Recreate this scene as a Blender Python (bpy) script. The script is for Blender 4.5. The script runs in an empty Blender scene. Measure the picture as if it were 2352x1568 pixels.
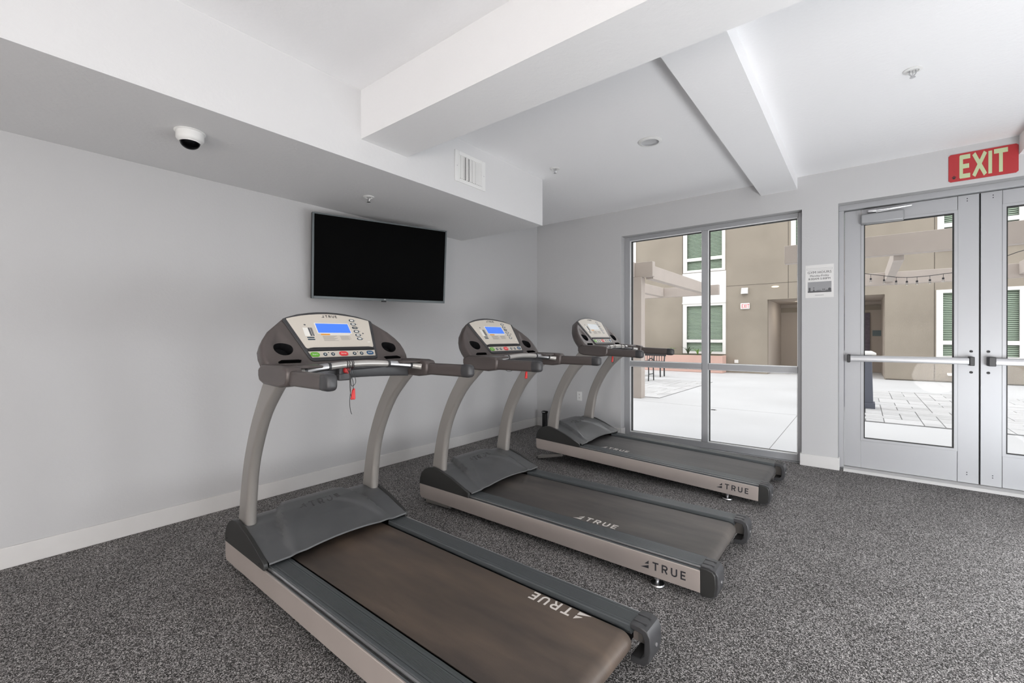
import bpy, bmesh, math, random
from mathutils import Vector, Matrix, geometry
random.seed(7)
SC = bpy.context.scene
COL = SC.collection
rad = math.radians

# ------------------------------------------------------------------ camera, sky, exposure
cam_d = bpy.data.cameras.new('camera'); cam = bpy.data.objects.new('camera', cam_d); COL.objects.link(cam)
cam.location = (0, 0, 1.245)
cam.rotation_euler = (rad(90 - 0.103), 0, rad(38.362))
cam_d.sensor_width = 36.0; cam_d.lens = 1018.58 / 2352 * 36.0
cam_d.shift_y = -8.4 / 2352; cam_d.clip_start = 0.02; cam_d.clip_end = 200
SC.camera = cam
w = bpy.data.worlds.new('overcast_sky'); SC.world = w; w.use_nodes = True
bg = w.node_tree.nodes['Background']; bg.inputs[0].default_value = (0.985, 0.985, 1.0, 1); bg.inputs[1].default_value = 2.3
SC.view_settings.view_transform = 'Standard'; SC.view_settings.look = 'None'
SC.view_settings.exposure = 0.13; SC.view_settings.gamma = 1.0; SC.view_settings.use_curve_mapping = False
SC.cycles.use_denoising = True
SC.cycles.max_bounces = 8; SC.cycles.diffuse_bounces = 5; SC.cycles.glossy_bounces = 3
SC.cycles.use_adaptive_sampling = True; SC.cycles.adaptive_threshold = 0.06; SC.cycles.adaptive_min_samples = 16
SC.cycles.transparent_max_bounces = 12; SC.cycles.transmission_bounces = 6
SC.cycles.caustics_reflective = False; SC.cycles.caustics_refractive = False
SC.cycles.sample_clamp_indirect = 6.0
FILL_GLOW = 43.0           # radiance of the added unseen fill globes

# ------------------------------------------------------------------ materials
def srgb(r, g, b):
    f = lambda c: (c/255/12.92) if c/255 <= 0.04045 else ((c/255+0.055)/1.055)**2.4
    return (f(r), f(g), f(b), 1)
MATS = {}
def mat(name, col, rough=0.5, metal=0.0, bump=None, var=None, spec=0.5, emit=None, coat=0.0):
    """col linear rgba; bump=(scale,strength,dist); var=(scale,amount) brightness variation"""
    m = bpy.data.materials.new(name); m.use_nodes = True; MATS[name] = m
    nt = m.node_tree; N = nt.nodes; L = nt.links; b = N['Principled BSDF']
    b.inputs['Base Color'].default_value = col; b.inputs['Roughness'].default_value = rough
    b.inputs['Metallic'].default_value = metal; b.inputs['Specular IOR Level'].default_value = spec
    b.inputs['Coat Weight'].default_value = coat
    if emit:
        b.inputs['Emission Color'].default_value = emit[0]; b.inputs['Emission Strength'].default_value = emit[1]
    if bump or var:
        tc = N.new('ShaderNodeTexCoord')
    if bump:
        t = N.new('ShaderNodeTexNoise'); t.inputs['Scale'].default_value = bump[0]; t.inputs['Detail'].default_value = 3
        L.new(tc.outputs['Object'], t.inputs['Vector'])
        bp = N.new('ShaderNodeBump'); bp.inputs['Strength'].default_value = bump[1]; bp.inputs['Distance'].default_value = bump[2]
        L.new(t.outputs['Fac'], bp.inputs['Height']); L.new(bp.outputs['Normal'], b.inputs['Normal'])
    if var:
        t2 = N.new('ShaderNodeTexNoise'); t2.inputs['Scale'].default_value = var[0]; t2.inputs['Detail'].default_value = 5
        L.new(tc.outputs['Object'], t2.inputs['Vector'])
        mr = N.new('ShaderNodeMapRange'); mr.inputs[1].default_value = 0.3; mr.inputs[2].default_value = 0.7
        mr.inputs[3].default_value = 1 - var[1]; mr.inputs[4].default_value = 1 + var[1]
        L.new(t2.outputs['Fac'], mr.inputs[0])
        mx = N.new('ShaderNodeVectorMath'); mx.operation = 'SCALE'; mx.inputs[0].default_value = col[:3]
        L.new(mr.outputs[0], mx.inputs['Scale']); L.new(mx.outputs[0], b.inputs['Base Color'])
    return m

mat('wall_paint', (0.535, 0.535, 0.54, 1), 0.85, bump=(70, 0.22, 0.004), spec=0.2)
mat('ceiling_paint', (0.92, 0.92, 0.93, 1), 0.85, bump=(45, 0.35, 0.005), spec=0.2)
mat('beam_white_dimmed', (0.85, 0.85, 0.855, 1), 0.85, bump=(45, 0.35, 0.005), spec=0.2)  # ceiling white toned down where the deep beam is lit too strongly
mat('soffit_white_dimmed', (0.70, 0.70, 0.705, 1), 0.85, bump=(45, 0.35, 0.005), spec=0.2)  # ceiling white darkened to offset excess light on the soffit
mat('trim_paint', (0.66, 0.65, 0.64, 1), 0.5, var=(9, 0.02))
mat('aluminium', (0.40, 0.405, 0.42, 1), 0.45, 0.3)
mat('bar_aluminium', (0.50, 0.505, 0.52, 1), 0.35, 0.4)
mat('aluminium_bright', (0.86, 0.87, 0.88, 1), 0.35, 0.1)
mat('closer_grey', (0.33, 0.335, 0.345, 1), 0.4, 0.3)
mat('gasket', (0.006, 0.007, 0.007, 1), 0.6)
mat('steel', (0.62, 0.62, 0.63, 1), 0.32, 0.85)
mat('chrome', (0.62, 0.62, 0.63, 1), 0.30, 1.0)
mat('black_plastic', (0.018, 0.018, 0.019, 1), 0.42)
mat('black_matte', (0.006, 0.006, 0.007, 1), 0.75, spec=0.2)
mat('screen_black', (0.0006, 0.0006, 0.0007, 1), 0.65, spec=0.05)
mat('bezel_grey', (0.10, 0.115, 0.12, 1), 0.35, 0.3)
mat('white_plastic', (0.80, 0.80, 0.79, 1), 0.45)
mat('sign_red', srgb(172, 44, 48), 0.5)
mat('sign_glow', srgb(186, 200, 158), 0.55)
mat('red_plastic', srgb(200, 36, 36), 0.4)
mat('paper', (0.70, 0.69, 0.68, 1), 0.75)
mat('ink', (0.02, 0.02, 0.025, 1), 0.7)
mat('ink_grey', (0.30, 0.30, 0.31, 1), 0.7)
mat('ink_dark_grey', (0.09, 0.09, 0.095, 1), 0.7)
# treadmill
mat('frame_silver', srgb(180, 170, 164), 0.38, 0.35, var=(6, 0.03))
mat('bar_silver', srgb(190, 187, 183), 0.30, 0.5)
mat('upright_grey', srgb(150, 146, 142), 0.36, 0.4)
mat('console_grey', srgb(88, 81, 79), 0.36, 0.25)
mat('bezel_dark', srgb(62, 62, 64), 0.4, 0.1)
mat('console_panel', srgb(204, 197, 186), 0.42)
mat('hood_grey', srgb(88, 89, 90), 0.36, 0.15, bump=(900, 0.12, 0.001), var=(7, 0.07))
mat('hood_relief', srgb(62, 62, 62), 0.5)
mat('rail_grey', srgb(82, 86, 88), 0.42, 0.2)
mat('cover_black', srgb(44, 44, 43), 0.4)
mat('belt_logo', srgb(214, 208, 202), 0.6)
mat('lcd_blue', (0.02, 0.06, 0.30, 1), 0.25, emit=(srgb(70, 124, 226), 0.85))
mat('lcd_glare', srgb(190, 196, 200), 0.15)  # pale colour stands in for reflections washing out the display
mat('key_green', srgb(98, 170, 50), 0.4)
mat('key_red', srgb(228, 62, 66), 0.4)
mat('key_blue', srgb(42, 86, 124), 0.4)
mat('key_navy', srgb(36, 58, 72), 0.4)
mat('label_orange', srgb(226, 150, 40), 0.5)
mat('label_white', srgb(232, 230, 224), 0.5)
mat('print_grey', srgb(160, 154, 146), 0.6)
# outdoors
mat('stucco_brown', srgb(152, 144, 132), 0.9, bump=(60, 0.3, 0.006), var=(0.9, 0.10), spec=0.1)
mat('stucco_joint', srgb(92, 86, 78), 0.9)
mat('white_trim', srgb(232, 231, 228), 0.6)
mat('pergola_paint', srgb(184, 175, 168), 0.7, var=(3, 0.04))
mat('concrete', (0.60, 0.61, 0.62, 1), 0.8, var=(0.6, 0.05), bump=(200, 0.1, 0.002), spec=0.2)
mat('paver_a', (0.60, 0.605, 0.61, 1), 0.85, var=(4, 0.06), spec=0.2)
mat('paver_b', (0.54, 0.545, 0.55, 1), 0.85, var=(4, 0.06), spec=0.2)
mat('grout', (0.22, 0.22, 0.22, 1), 0.9)
mat('planter_pink', srgb(206, 172, 160), 0.85, var=(2, 0.05))
mat('leaf', srgb(104, 140, 60), 0.6)
mat('leaf_dark', srgb(58, 70, 46), 0.6)
mat('blind_slat', srgb(212, 222, 210), 0.6)  # pale green carries the colour of reflected trees
mat('blind_back', srgb(70, 84, 74), 0.7)
mat('pedestal_grey', srgb(98, 102, 114), 0.6)
mat('bench_metal', srgb(54, 56, 58), 0.5)
mat('bulb_socket', srgb(46, 46, 50), 0.6)
mat('corridor_paint', srgb(176, 166, 156), 0.85)
mat('door_purple', srgb(96, 86, 100), 0.5, var=(14, 0.3))
mat('plaque', srgb(96, 110, 114), 0.4)
mat('exit_red', srgb(214, 96, 104), 0.6)
mat('corridor_fill', (.9, .85, .8, 1), .5, emit=((1.0, .94, .86, 1), 45.0))  # added glow to brighten the corridor
mat('lamp_warm', (0.9, 0.8, 0.6, 1), 0.5, emit=((1.0, 0.82, 0.5, 1), 1.2))

def glass(name, tint, refl=0.06):
    m = bpy.data.materials.new(name); m.use_nodes = True; MATS[name] = m
    nt = m.node_tree; N = nt.nodes; L = nt.links; N.remove(N['Principled BSDF'])
    tr = N.new('ShaderNodeBsdfTransparent'); tr.inputs[0].default_value = tint
    gl = N.new('ShaderNodeBsdfGlossy'); gl.inputs['Roughness'].default_value = 0.02
    lw = N.new('ShaderNodeFresnel'); lw.inputs[0].default_value = 1.14
    mx = N.new('ShaderNodeMixShader'); L.new(lw.outputs[0], mx.inputs[0]); L.new(tr.outputs[0], mx.inputs[1]); L.new(gl.outputs[0], mx.inputs[2])
    L.new(mx.outputs[0], N['Material Output'].inputs[0]); return m
mat('fill_warm', (.8, .8, .8, 1), .5, emit=((1.0, .95, .91, 1), FILL_GLOW*.56)); mat('fill_cool', (.8, .8, .8, 1), .5, emit=((.94, .97, 1.0, 1), FILL_GLOW*.30))  # emission of the added fill globes
glass('clear_glass', (0.97, 0.972, 0.972, 1)); glass('tree_reflection_glass', (0.955, 0.985, 0.957, 1)); glass('bulb_glass', (0.9, 0.92, 0.92, 1))  # green tint stands in for trees reflected in the facade panes
glass('smoked_dome', (0.25, 0.25, 0.27, 1))

def carpet():
    m = bpy.data.materials.new('carpet'); m.use_nodes = True; MATS['carpet'] = m
    nt = m.node_tree; N = nt.nodes; L = nt.links; b = N['Principled BSDF']
    b.inputs['Roughness'].default_value = 0.95; b.inputs['Specular IOR Level'].default_value = 0.15
    tc = N.new('ShaderNodeTexCoord')
    mp = N.new('ShaderNodeMapping'); mp.inputs['Scale'].default_value = (1, 1, .2); L.new(tc.outputs['Object'], mp.inputs[0])
    wn = N.new('ShaderNodeTexNoise'); wn.inputs['Scale'].default_value = 120; L.new(mp.outputs[0], wn.inputs['Vector'])
    ad = N.new('ShaderNodeVectorMath'); ad.operation = 'MULTIPLY_ADD'; ad.inputs[1].default_value = (.008, .008, 0); L.new(wn.outputs['Color'], ad.inputs[0]); L.new(mp.outputs[0], ad.inputs[2])
    n1 = N.new('ShaderNodeTexVoronoi'); n1.inputs['Scale'].default_value = 330; L.new(ad.outputs[0], n1.inputs['Vector'])
    sx = N.new('ShaderNodeSeparateColor'); L.new(n1.outputs['Color'], sx.inputs[0])
    r = N.new('ShaderNodeValToRGB'); e = r.color_ramp.elements
    e[0].position = 0.05; e[0].color = (0.022, 0.021, 0.020, 1); e[1].position = 0.97; e[1].color = (0.55, 0.525, 0.515, 1)
    a = r.color_ramp.elements.new(0.55); a.color = (0.086, 0.082, 0.080, 1)
    L.new(sx.outputs[0], r.inputs[0])
    n2 = N.new('ShaderNodeTexNoise'); n2.inputs['Scale'].default_value = 3; L.new(tc.outputs['Object'], n2.inputs['Vector'])
    mr = N.new('ShaderNodeMapRange'); mr.inputs[1].default_value = 0.3; mr.inputs[2].default_value = 0.7; mr.inputs[3].default_value = 0.9; mr.inputs[4].default_value = 1.1
    L.new(n2.outputs['Fac'], mr.inputs[0])
    v = N.new('ShaderNodeVectorMath'); v.operation = 'SCALE'; L.new(r.outputs[0], v.inputs[0]); L.new(mr.outputs[0], v.inputs['Scale'])
    L.new(v.outputs[0], b.inputs['Base Color'])
    bp = N.new('ShaderNodeBump'); bp.inputs['Strength'].default_value = 0.3; bp.inputs['Distance'].default_value = 0.002
    L.new(n1.outputs['Distance'], bp.inputs['Height']); L.new(bp.outputs[0], b.inputs['Normal'])
carpet()
def belt_mat(name, c0, c1):
    m = bpy.data.materials.new(name); m.use_nodes = True; MATS[name] = m
    nt = m.node_tree; N = nt.nodes; L = nt.links; b = N['Principled BSDF']; b.inputs['Roughness'].default_value = 0.5
    tc = N.new('ShaderNodeTexCoord'); mp = N.new('ShaderNodeMapping'); mp.inputs['Scale'].default_value = (0.5, 2.2, 1)
    L.new(tc.outputs['Object'], mp.inputs[0])
    n = N.new('ShaderNodeTexNoise'); n.inputs['Scale'].default_value = 3.5; n.inputs['Detail'].default_value = 4; L.new(mp.outputs[0], n.inputs['Vector'])
    r = N.new('ShaderNodeValToRGB'); e = r.color_ramp.elements; e[0].position = 0.32; e[0].color = c0; e[1].position = 0.7; e[1].color = c1
    L.new(n.outputs['Fac'], r.inputs[0]); L.new(r.outputs[0], b.inputs['Base Color'])
    wv = N.new('ShaderNodeTexWave'); wv.inputs['Scale'].default_value = 55; wv.bands_direction = 'Y'; L.new(tc.outputs['Object'], wv.inputs['Vector'])
    bp = N.new('ShaderNodeBump'); bp.inputs['Strength'].default_value = 0.25; bp.inputs['Distance'].default_value = 0.001
    L.new(wv.outputs['Fac'], bp.inputs['Height']); L.new(bp.outputs[0], b.inputs['Normal'])
belt_mat('belt_brown', srgb(68, 60, 55), srgb(98, 84, 73))
belt_mat('belt_grey', srgb(64, 61, 59), srgb(92, 86, 81))
belt_mat('belt_dark', srgb(62, 61, 61), srgb(84, 82, 81))

# ------------------------------------------------------------------ mesh helpers
class MB:
    def __init__(s): s.v = []; s.f = []
    def add(s, vs, fs):
        o = len(s.v); s.v += [tuple(p) for p in vs]; s.f += [tuple(i+o for i in f) for f in fs]; return s
    def box(s, x0, x1, y0, y1, z0, z1):
        return s.add([(x, y, z) for z in (z0, z1) for y in (y0, y1) for x in (x0, x1)],
                     [(0,2,3,1), (4,5,7,6), (0,1,5,4), (2,6,7,3), (0,4,6,2), (1,3,7,5)])
    def prism(s, poly, axis, a, b):
        def P(p, t):
            return (t, p[0], p[1]) if axis == 0 else (p[0], t, p[1]) if axis == 1 else (p[0], p[1], t)
        n = len(poly)
        return s.add([P(p, a) for p in poly] + [P(p, b) for p in poly],
                     [tuple(range(n)), tuple(range(2*n-1, n-1, -1))] + [(i, (i+1) % n, n+(i+1) % n, n+i) for i in range(n)])
    def loops(s, ls, cap0=True, cap1=True, closed=True):
        n = len(ls[0]); vs = [p for l in ls for p in l]; fs = []
        for k in range(len(ls)-1):
            for i in range(n if closed else n-1):
                j = (i+1) % n; fs.append((k*n+i, k*n+j, (k+1)*n+j, (k+1)*n+i))
        if cap0: fs.append(tuple(range(n-1, -1, -1)))
        if cap1: fs.append(tuple((len(ls)-1)*n+i for i in range(n)))
        return s.add(vs, fs)
    def tube(s, path, r, n=10, closed=False):
        P = [Vector(p) for p in path]; ls = []; up = None
        R = r if isinstance(r, (list, tuple)) else [r]*len(P)
        for i, p in enumerate(P):
            t = ((P[(i+1) % len(P)] if closed or i < len(P)-1 else P[i]) - (P[i-1] if closed or i > 0 else P[i])).normalized()
            if up is None: up = t.orthogonal().normalized()
            up = (up - t*up.dot(t)).normalized(); sd = t.cross(up)
            ls.append([p + (up*math.cos(2*math.pi*k/n) + sd*math.sin(2*math.pi*k/n))*R[i] for k in range(n)])
        if closed: ls.append(ls[0]); return s.loops(ls, False, False)
        return s.loops(ls)
    def lathe(s, prof, c=(0,0,0), n=24, axis=2):
        ls = []
        for r, h in prof:
            l = []
            for k in range(n):
                a = 2*math.pi*k/n; x, y = r*math.cos(a), r*math.sin(a)
                p = (x, y, h) if axis == 2 else (x, h, y) if axis == 1 else (h, x, y)
                l.append((c[0]+p[0], c[1]+p[1], c[2]+p[2]))
            ls.append(l)
        return s.loops(ls)
    def build(s, name, m, parent=None, smooth=True, bevel=0, seg=2, merge=False, angle=38):
        me = bpy.data.meshes.new(name); me.from_pydata(s.v, [], s.f)
        bm = bmesh.new(); bm.from_mesh(me)
        if merge: bmesh.ops.remove_doubles(bm, verts=bm.verts, dist=0.0004)
        bmesh.ops.recalc_face_normals(bm, faces=bm.faces); bm.to_mesh(me); bm.free()
        if smooth:
            for p in me.polygons: p.use_smooth = True
            me.set_sharp_from_angle(angle=rad(angle))
        me.materials.append(MATS[m])
        o = bpy.data.objects.new(name, me); COL.objects.link(o)
        if parent is not None: o.parent = parent
        if bevel:
            b = o.modifiers.new('bevel', 'BEVEL'); b.width = bevel; b.segments = seg; b.limit_method = 'ANGLE'; b.angle_limit = rad(40)
            b.harden_normals = False
        return o
def tag(o, label=None, cat=None, group=None, kind=None):
    if label: o['label'] = label
    if cat: o['category'] = cat
    if group: o['group'] = group
    if kind: o['kind'] = kind
    return o
def empty(name, loc=(0,0,0), rot=(0,0,0)):
    o = bpy.data.objects.new(name, None); COL.objects.link(o); o.location = loc; o.rotation_euler = rot; o.empty_display_size = 0.1; return o
def BX(*a): return MB().box(*a)
def catmull(pts, n):
    out = []; m = len(pts)
    for k in range(n):
        t = k/(n-1)*(m-1); i = min(int(t), m-2); f = t-i
        p0, p1, p2, p3 = pts[max(i-1,0)], pts[i], pts[i+1], pts[min(i+2,m-1)]
        out.append(tuple(0.5*((2*b)+(-a+c)*f+(2*a-5*b+4*c-d)*f*f+(-a+3*b-3*c+d)*f**3) for a, b, c, d in zip(p0, p1, p2, p3)))
    return out
def holes_boxes(mb, x0, x1, z0, z1, y0, y1, holes, axis='y'):
    xs = sorted({x0, x1} | {h[0] for h in holes} | {h[1] for h in holes}); zs = sorted({z0, z1} | {h[2] for h in holes} | {h[3] for h in holes})
    for a, b in zip(xs, xs[1:]):
        run = None
        for c, d in list(zip(zs, zs[1:])) + [(None, None)]:
            solid = c is not None and not any(h[0] <= (a+b)/2 <= h[1] and h[2] <= (c+d)/2 <= h[3] for h in holes)
            if solid: run = (run[0], d) if run else (c, d)
            elif run:
                if axis == 'y': mb.box(a, b, y0, y1, run[0], run[1])
                else: mb.box(y0, y1, a, b, run[0], run[1])
                run = None
    return mb
# stroke lettering ------------------------------------------------------------
def arc(cx, cy, rx, ry, a0, a1, n=8):
    return [(cx+rx*math.cos(rad(a0+(a1-a0)*k/n)), cy+ry*math.sin(rad(a0+(a1-a0)*k/n))) for k in range(n+1)]
GL = {'T': (0.74, [[(0, .93), (.74, .93)], [(.37, 1), (.37, 0)]]),
      'R': (0.70, [[(.07, 0), (.07, 1)], [(0, .93), (.36, .93)] + arc(.40, .70, .23, .23, 90, -90) + [(0, .47)], [(.36, .47), (.62, 0)]]),
      'U': (0.72, [[(.07, 1), (.07, .30)] + arc(.36, .31, .29, .24, 180, 360) + [(.65, 1)]]),
      'E': (0.60, [[(.07, 0), (.07, 1)], [(0, .93), (.58, .93)], [(0, .51), (.52, .51)], [(0, .07), (.58, .07)]]),
      'X': (0.76, [[(.06, 1), (.70, 0)], [(.70, 1), (.06, 0)]]),
      'I': (0.16, [[(.08, 0), (.08, 1)]])}
def stroke(poly, w):
    L = []; R = []
    for i, p in enumerate(poly):
        p = Vector(p); a = Vector(poly[i-1]) if i else None; b = Vector(poly[i+1]) if i < len(poly)-1 else None
        d0 = (p-a).normalized() if a is not None else (b-p).normalized(); d1 = (b-p).normalized() if b is not None else d0
        n0 = Vector((-d0.y, d0.x)); n1 = Vector((-d1.y, d1.x)); n = (n0+n1)
        n = n.normalized() if n.length > 1e-6 else n0
        k = w/2/max(0.5, n.dot(n0)); L.append(p+n*k); R.append(p-n*k)
    return L, R
def lettering(text, m, parent, o, xd, yd, h, weight=0.15, gap=0.30, mark=False, thick=0.0012, squeeze=1.0, name='letter', warp=None):
    """block capitals as thin raised plates, one object each; o = lower left, xd/yd unit vectors"""
    o = Vector(o); xd = Vector(xd); yd = Vector(yd); nd = xd.cross(yd); x = 0.0; k = [0]
    def plate(mb, pts):
        n = len(pts); th = thick*(1+.05*(k[0] % 7)); k[0] += 1
        A = [o + xd*(p[0]*h*squeeze) + yd*(p[1]*h) - nd*thick*.4 for p in pts]; B = [p + nd*(th+thick*.4) for p in A]
        mb.add(A+B, [tuple(range(n)), tuple(range(2*n-1, n-1, -1))] + [(i, (i+1) % n, n+(i+1) % n, n+i) for i in range(n)])
    def done(mb, nm):
        if warp: mb.v = [warp(p) for p in mb.v]
        mb.build(nm, m, parent, smooth=False)
    if mark:   # a right triangle cut by a slanting slit
        for pts in ([(0, 0), (1.0, 0), (1.0, .42)], [(.48, .50), (1.0, .58), (1.0, 1.0)]):
            mb = MB(); plate(mb, pts); done(mb, 'logo_mark')
        x = 1.0 + gap*1.2
    for ch in text:
        wd, st = GL[ch]; mb = MB()
        for s in st:
            L, R = stroke(s, weight)
            n = len(L); plate(mb, [(x+p.x, p.y) for p in L] + [(x+p.x, p.y) for p in reversed(R)])
        done(mb, name); x += wd + gap
    return x*h*squeeze
def font_text(name, body, m, parent, loc, rot, size, width=None, thick=0.0006, align='CENTER'):
    cu = bpy.data.curves.new(name, 'FONT'); cu.body = body; cu.size = size; cu.extrude = thick; cu.align_x = align; cu.align_y = 'CENTER'; cu.resolution_u = 2
    t = bpy.data.objects.new(name, cu); COL.objects.link(t); bpy.context.view_layer.update()
    me = bpy.data.meshes.new_from_object(t.evaluated_get(bpy.context.evaluated_depsgraph_get()))
    bpy.data.objects.remove(t); bpy.data.curves.remove(cu)
    if width:
        xs = [v.co.x for v in me.vertices]; k = width/(max(xs)-min(xs))
        for v in me.vertices: v.co.x *= k
    me.name = name; me.materials.clear(); me.materials.append(MATS[m])
    o = bpy.data.objects.new(name, me); COL.objects.link(o); o.location = loc; o.rotation_euler = rot
    if parent is not None: o.parent = parent
    return o

# ------------------------------------------------------------------ room shell
LW, FW, CZ = -3.62, 5.145, 2.808
RX, BY = 4.9, -4.6
tag(BX(LW-.2, RX+.2, BY-.2, FW+.06, -.12, 0).build('floor', 'carpet', smooth=False), 'flecked dark grey loop carpet covering the gym floor', 'floor', kind='structure')
tag(BX(LW-.2, RX+.2, BY-.2, FW+.25, CZ, CZ+.15).build('ceiling', 'ceiling_paint', smooth=False), 'white painted flat gym ceiling above the beams', 'ceiling', kind='structure')
tag(BX(LW-.2, LW, BY-.2, FW+.25, 0, CZ).build('wall_left', 'wall_paint', smooth=False), 'long pale grey wall behind the television and treadmills', 'wall', kind='structure')
WIN1 = (-2.352, -0.468, 0.0, 2.488); DOOR = (-0.183, 1.70, 0.0, 2.492); ADDED_WIN = (2.35, 4.5, 0.0, 2.488)  # last opening is added out of view to admit more daylight
wf = holes_boxes(MB(), LW, RX+.2, 0, CZ, FW, FW+.25, [WIN1, DOOR, ADDED_WIN])
tag(wf.build('wall_far', 'wall_paint', smooth=False), 'pale grey end wall holding the tall window and glass doors', 'wall', kind='structure')
ADDED_RWIN = [(-3.6, -1.6, 0.0, 2.488), (-1.1, 0.9, 0.0, 2.488), (1.4, 3.4, 0.0, 2.488)]  # added openings in the unseen side wall, to bring in daylight
wr = holes_boxes(MB(), BY-.2, FW, 0, CZ, RX, RX+.2, ADDED_RWIN, axis='x')
tag(wr.build('wall_right', 'wall_paint', smooth=False), 'pale grey side wall with a row of added tall windows', 'wall', kind='structure')
tag(BX(LW, RX, BY-.2, BY, 0, CZ).build('wall_back', 'wall_paint', smooth=False), 'plain pale grey wall at the near end of the gym', 'wall', kind='structure')
tag(BX(LW, -2.499, BY, 3.645, 2.351, CZ).build('ceiling_soffit', 'soffit_white_dimmed', smooth=False), 'boxed white soffit running along the television wall', 'soffit', kind='structure')
tag(BX(-2.499, RX, 1.612, 1.974, 2.5, CZ).build('ceiling_beam', 'beam_white_dimmed', smooth=False), 'deep white ceiling beam crossing the room from the soffit', 'beam', kind='structure')
tag(BX(-.821, -.506, 1.974, FW, 2.69, CZ).build('ceiling_beam', 'ceiling_paint', smooth=False), 'shallow white ceiling beam ending above the window and door gap', 'beam', kind='structure')
tag(BX(.949, 1.30, 1.974, FW, 2.662, CZ).build('ceiling_beam', 'ceiling_paint', smooth=False), 'short white ceiling beam beside the red exit sign', 'beam', kind='structure')
BBH = .114
tag(BX(LW, LW+.012, BY, FW, 0, BBH).build('baseboard_left', 'trim_paint', bevel=.003), 'low off-white baseboard along the television wall', 'baseboard', kind='structure')
bb = MB().box(LW+.012, -2.352, FW-.014, FW, 0, BBH).box(-2.352, -2.338, FW-.014, FW+.10, 0, BBH)
bb.box(-.482, -.171, FW-.014, FW, 0, BBH).box(-.482, -.468, FW, FW+.09, 0, BBH).box(-.183, -.171, FW, FW+.06, 0, BBH)
bb.box(1.70, 2.35, FW-.014, FW, 0, BBH)
tag(bb.build('baseboard_far', 'trim_paint', bevel=.003), 'low off-white baseboard along the window wall', 'baseboard', kind='structure')

def storefront(name, x0, x1, z0, z1, y, xm, zm, label, horiz='y', pane_m='clear_glass'):
    """aluminium window: outer frame, one mullion, one transom and four panes; y = inner face"""
    r = empty(name, ((x0+x1)/2, y, 0) if horiz == 'y' else (y, (x0+x1)/2, 0)); tag(r, label, 'window', kind='structure')
    cx = (x0+x1)/2
    def B(nm, m, a, b, c, d, e, f, bv=.003):
        q = BX(a-cx, b-cx, c, d, e, f) if horiz == 'y' else BX(c, d, a-cx, b-cx, e, f)
        return q.build(nm, m, r, bevel=bv)
    fw = .072
    B('frame_jamb', 'aluminium', x0, x0+fw, 0, .11, z0, z1); B('frame_jamb', 'aluminium', x1-.042, x1, 0, .11, z0, z1)
    B('frame_head', 'aluminium', x0+fw, x1-.042, .001, .109, z1-.046, z1); B('frame_sill', 'aluminium', x0+fw, x1-.042, .001, .109, z0, z0+.066)
    B('mullion', 'aluminium', xm-.031, xm+.031, -.004, .105, z0+.066, z1-.046)
    B('transom', 'aluminium', x0+fw, xm-.031, 0, .1, zm-.03, zm+.03); B('transom', 'aluminium', xm+.031, x1-.042, 0, .1, zm-.03, zm+.03)
    for (a, b) in ((x0+fw, xm-.031), (xm+.031, x1-.042)):
        for (c, d) in ((z0+.066, zm-.03), (zm+.03, z1-.046)):
            p = B('pane', pane_m, a+.004, b-.004, .052, .058, c+.004, d-.004, 0)
            g = MB(); h = MB()
            def G(mb, *q): mb.box(q[0]-cx, q[1]-cx, q[2], q[3], q[4], q[5]) if horiz == 'y' else mb.box(q[2], q[3], q[0]-cx, q[1]-cx, q[4], q[5])
            t = .010; G(g, a, a+t, .03, .075, c, d); G(g, b-t, b, .03, .075, c, d); G(g, a+t, b-t, .03, .075, d-t, d); G(g, a+t, b-t, .03, .075, c, c+t*.7)
            g.build('gasket', 'gasket', p, smooth=False)
            t = .006; G(h, a-.001, a+t, .004, .03, c, d); G(h, b-t, b+.001, .004, .03, c, d); G(h, a, b, .004, .03, d-t, d); G(h, a, b, .004, .03, c-.002, c+t*1.4)
            h.build('glazing_bead', 'aluminium_bright', p, smooth=False)
    return r
storefront('window_1', WIN1[0], WIN1[1], 0, 2.488, FW+.105, -1.393, .914, 'tall aluminium window of four panes beside the farthest treadmill')
storefront('window_2', ADDED_WIN[0], ADDED_WIN[1], 0, 2.488, FW+.105, 3.42, .914, 'added tall window for daylight on the end wall right of the doors')
for i, h in enumerate(ADDED_RWIN):
    storefront('window_%d' % (3+i), h[0], h[1], 0, 2.488, RX+.05, (h[0]+h[1])/2, .914, ['added tall side wall window at the near end of the gym', 'added tall side wall window in the middle of its row', 'added tall side wall window closest to the end wall'][i], horiz='x')

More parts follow.
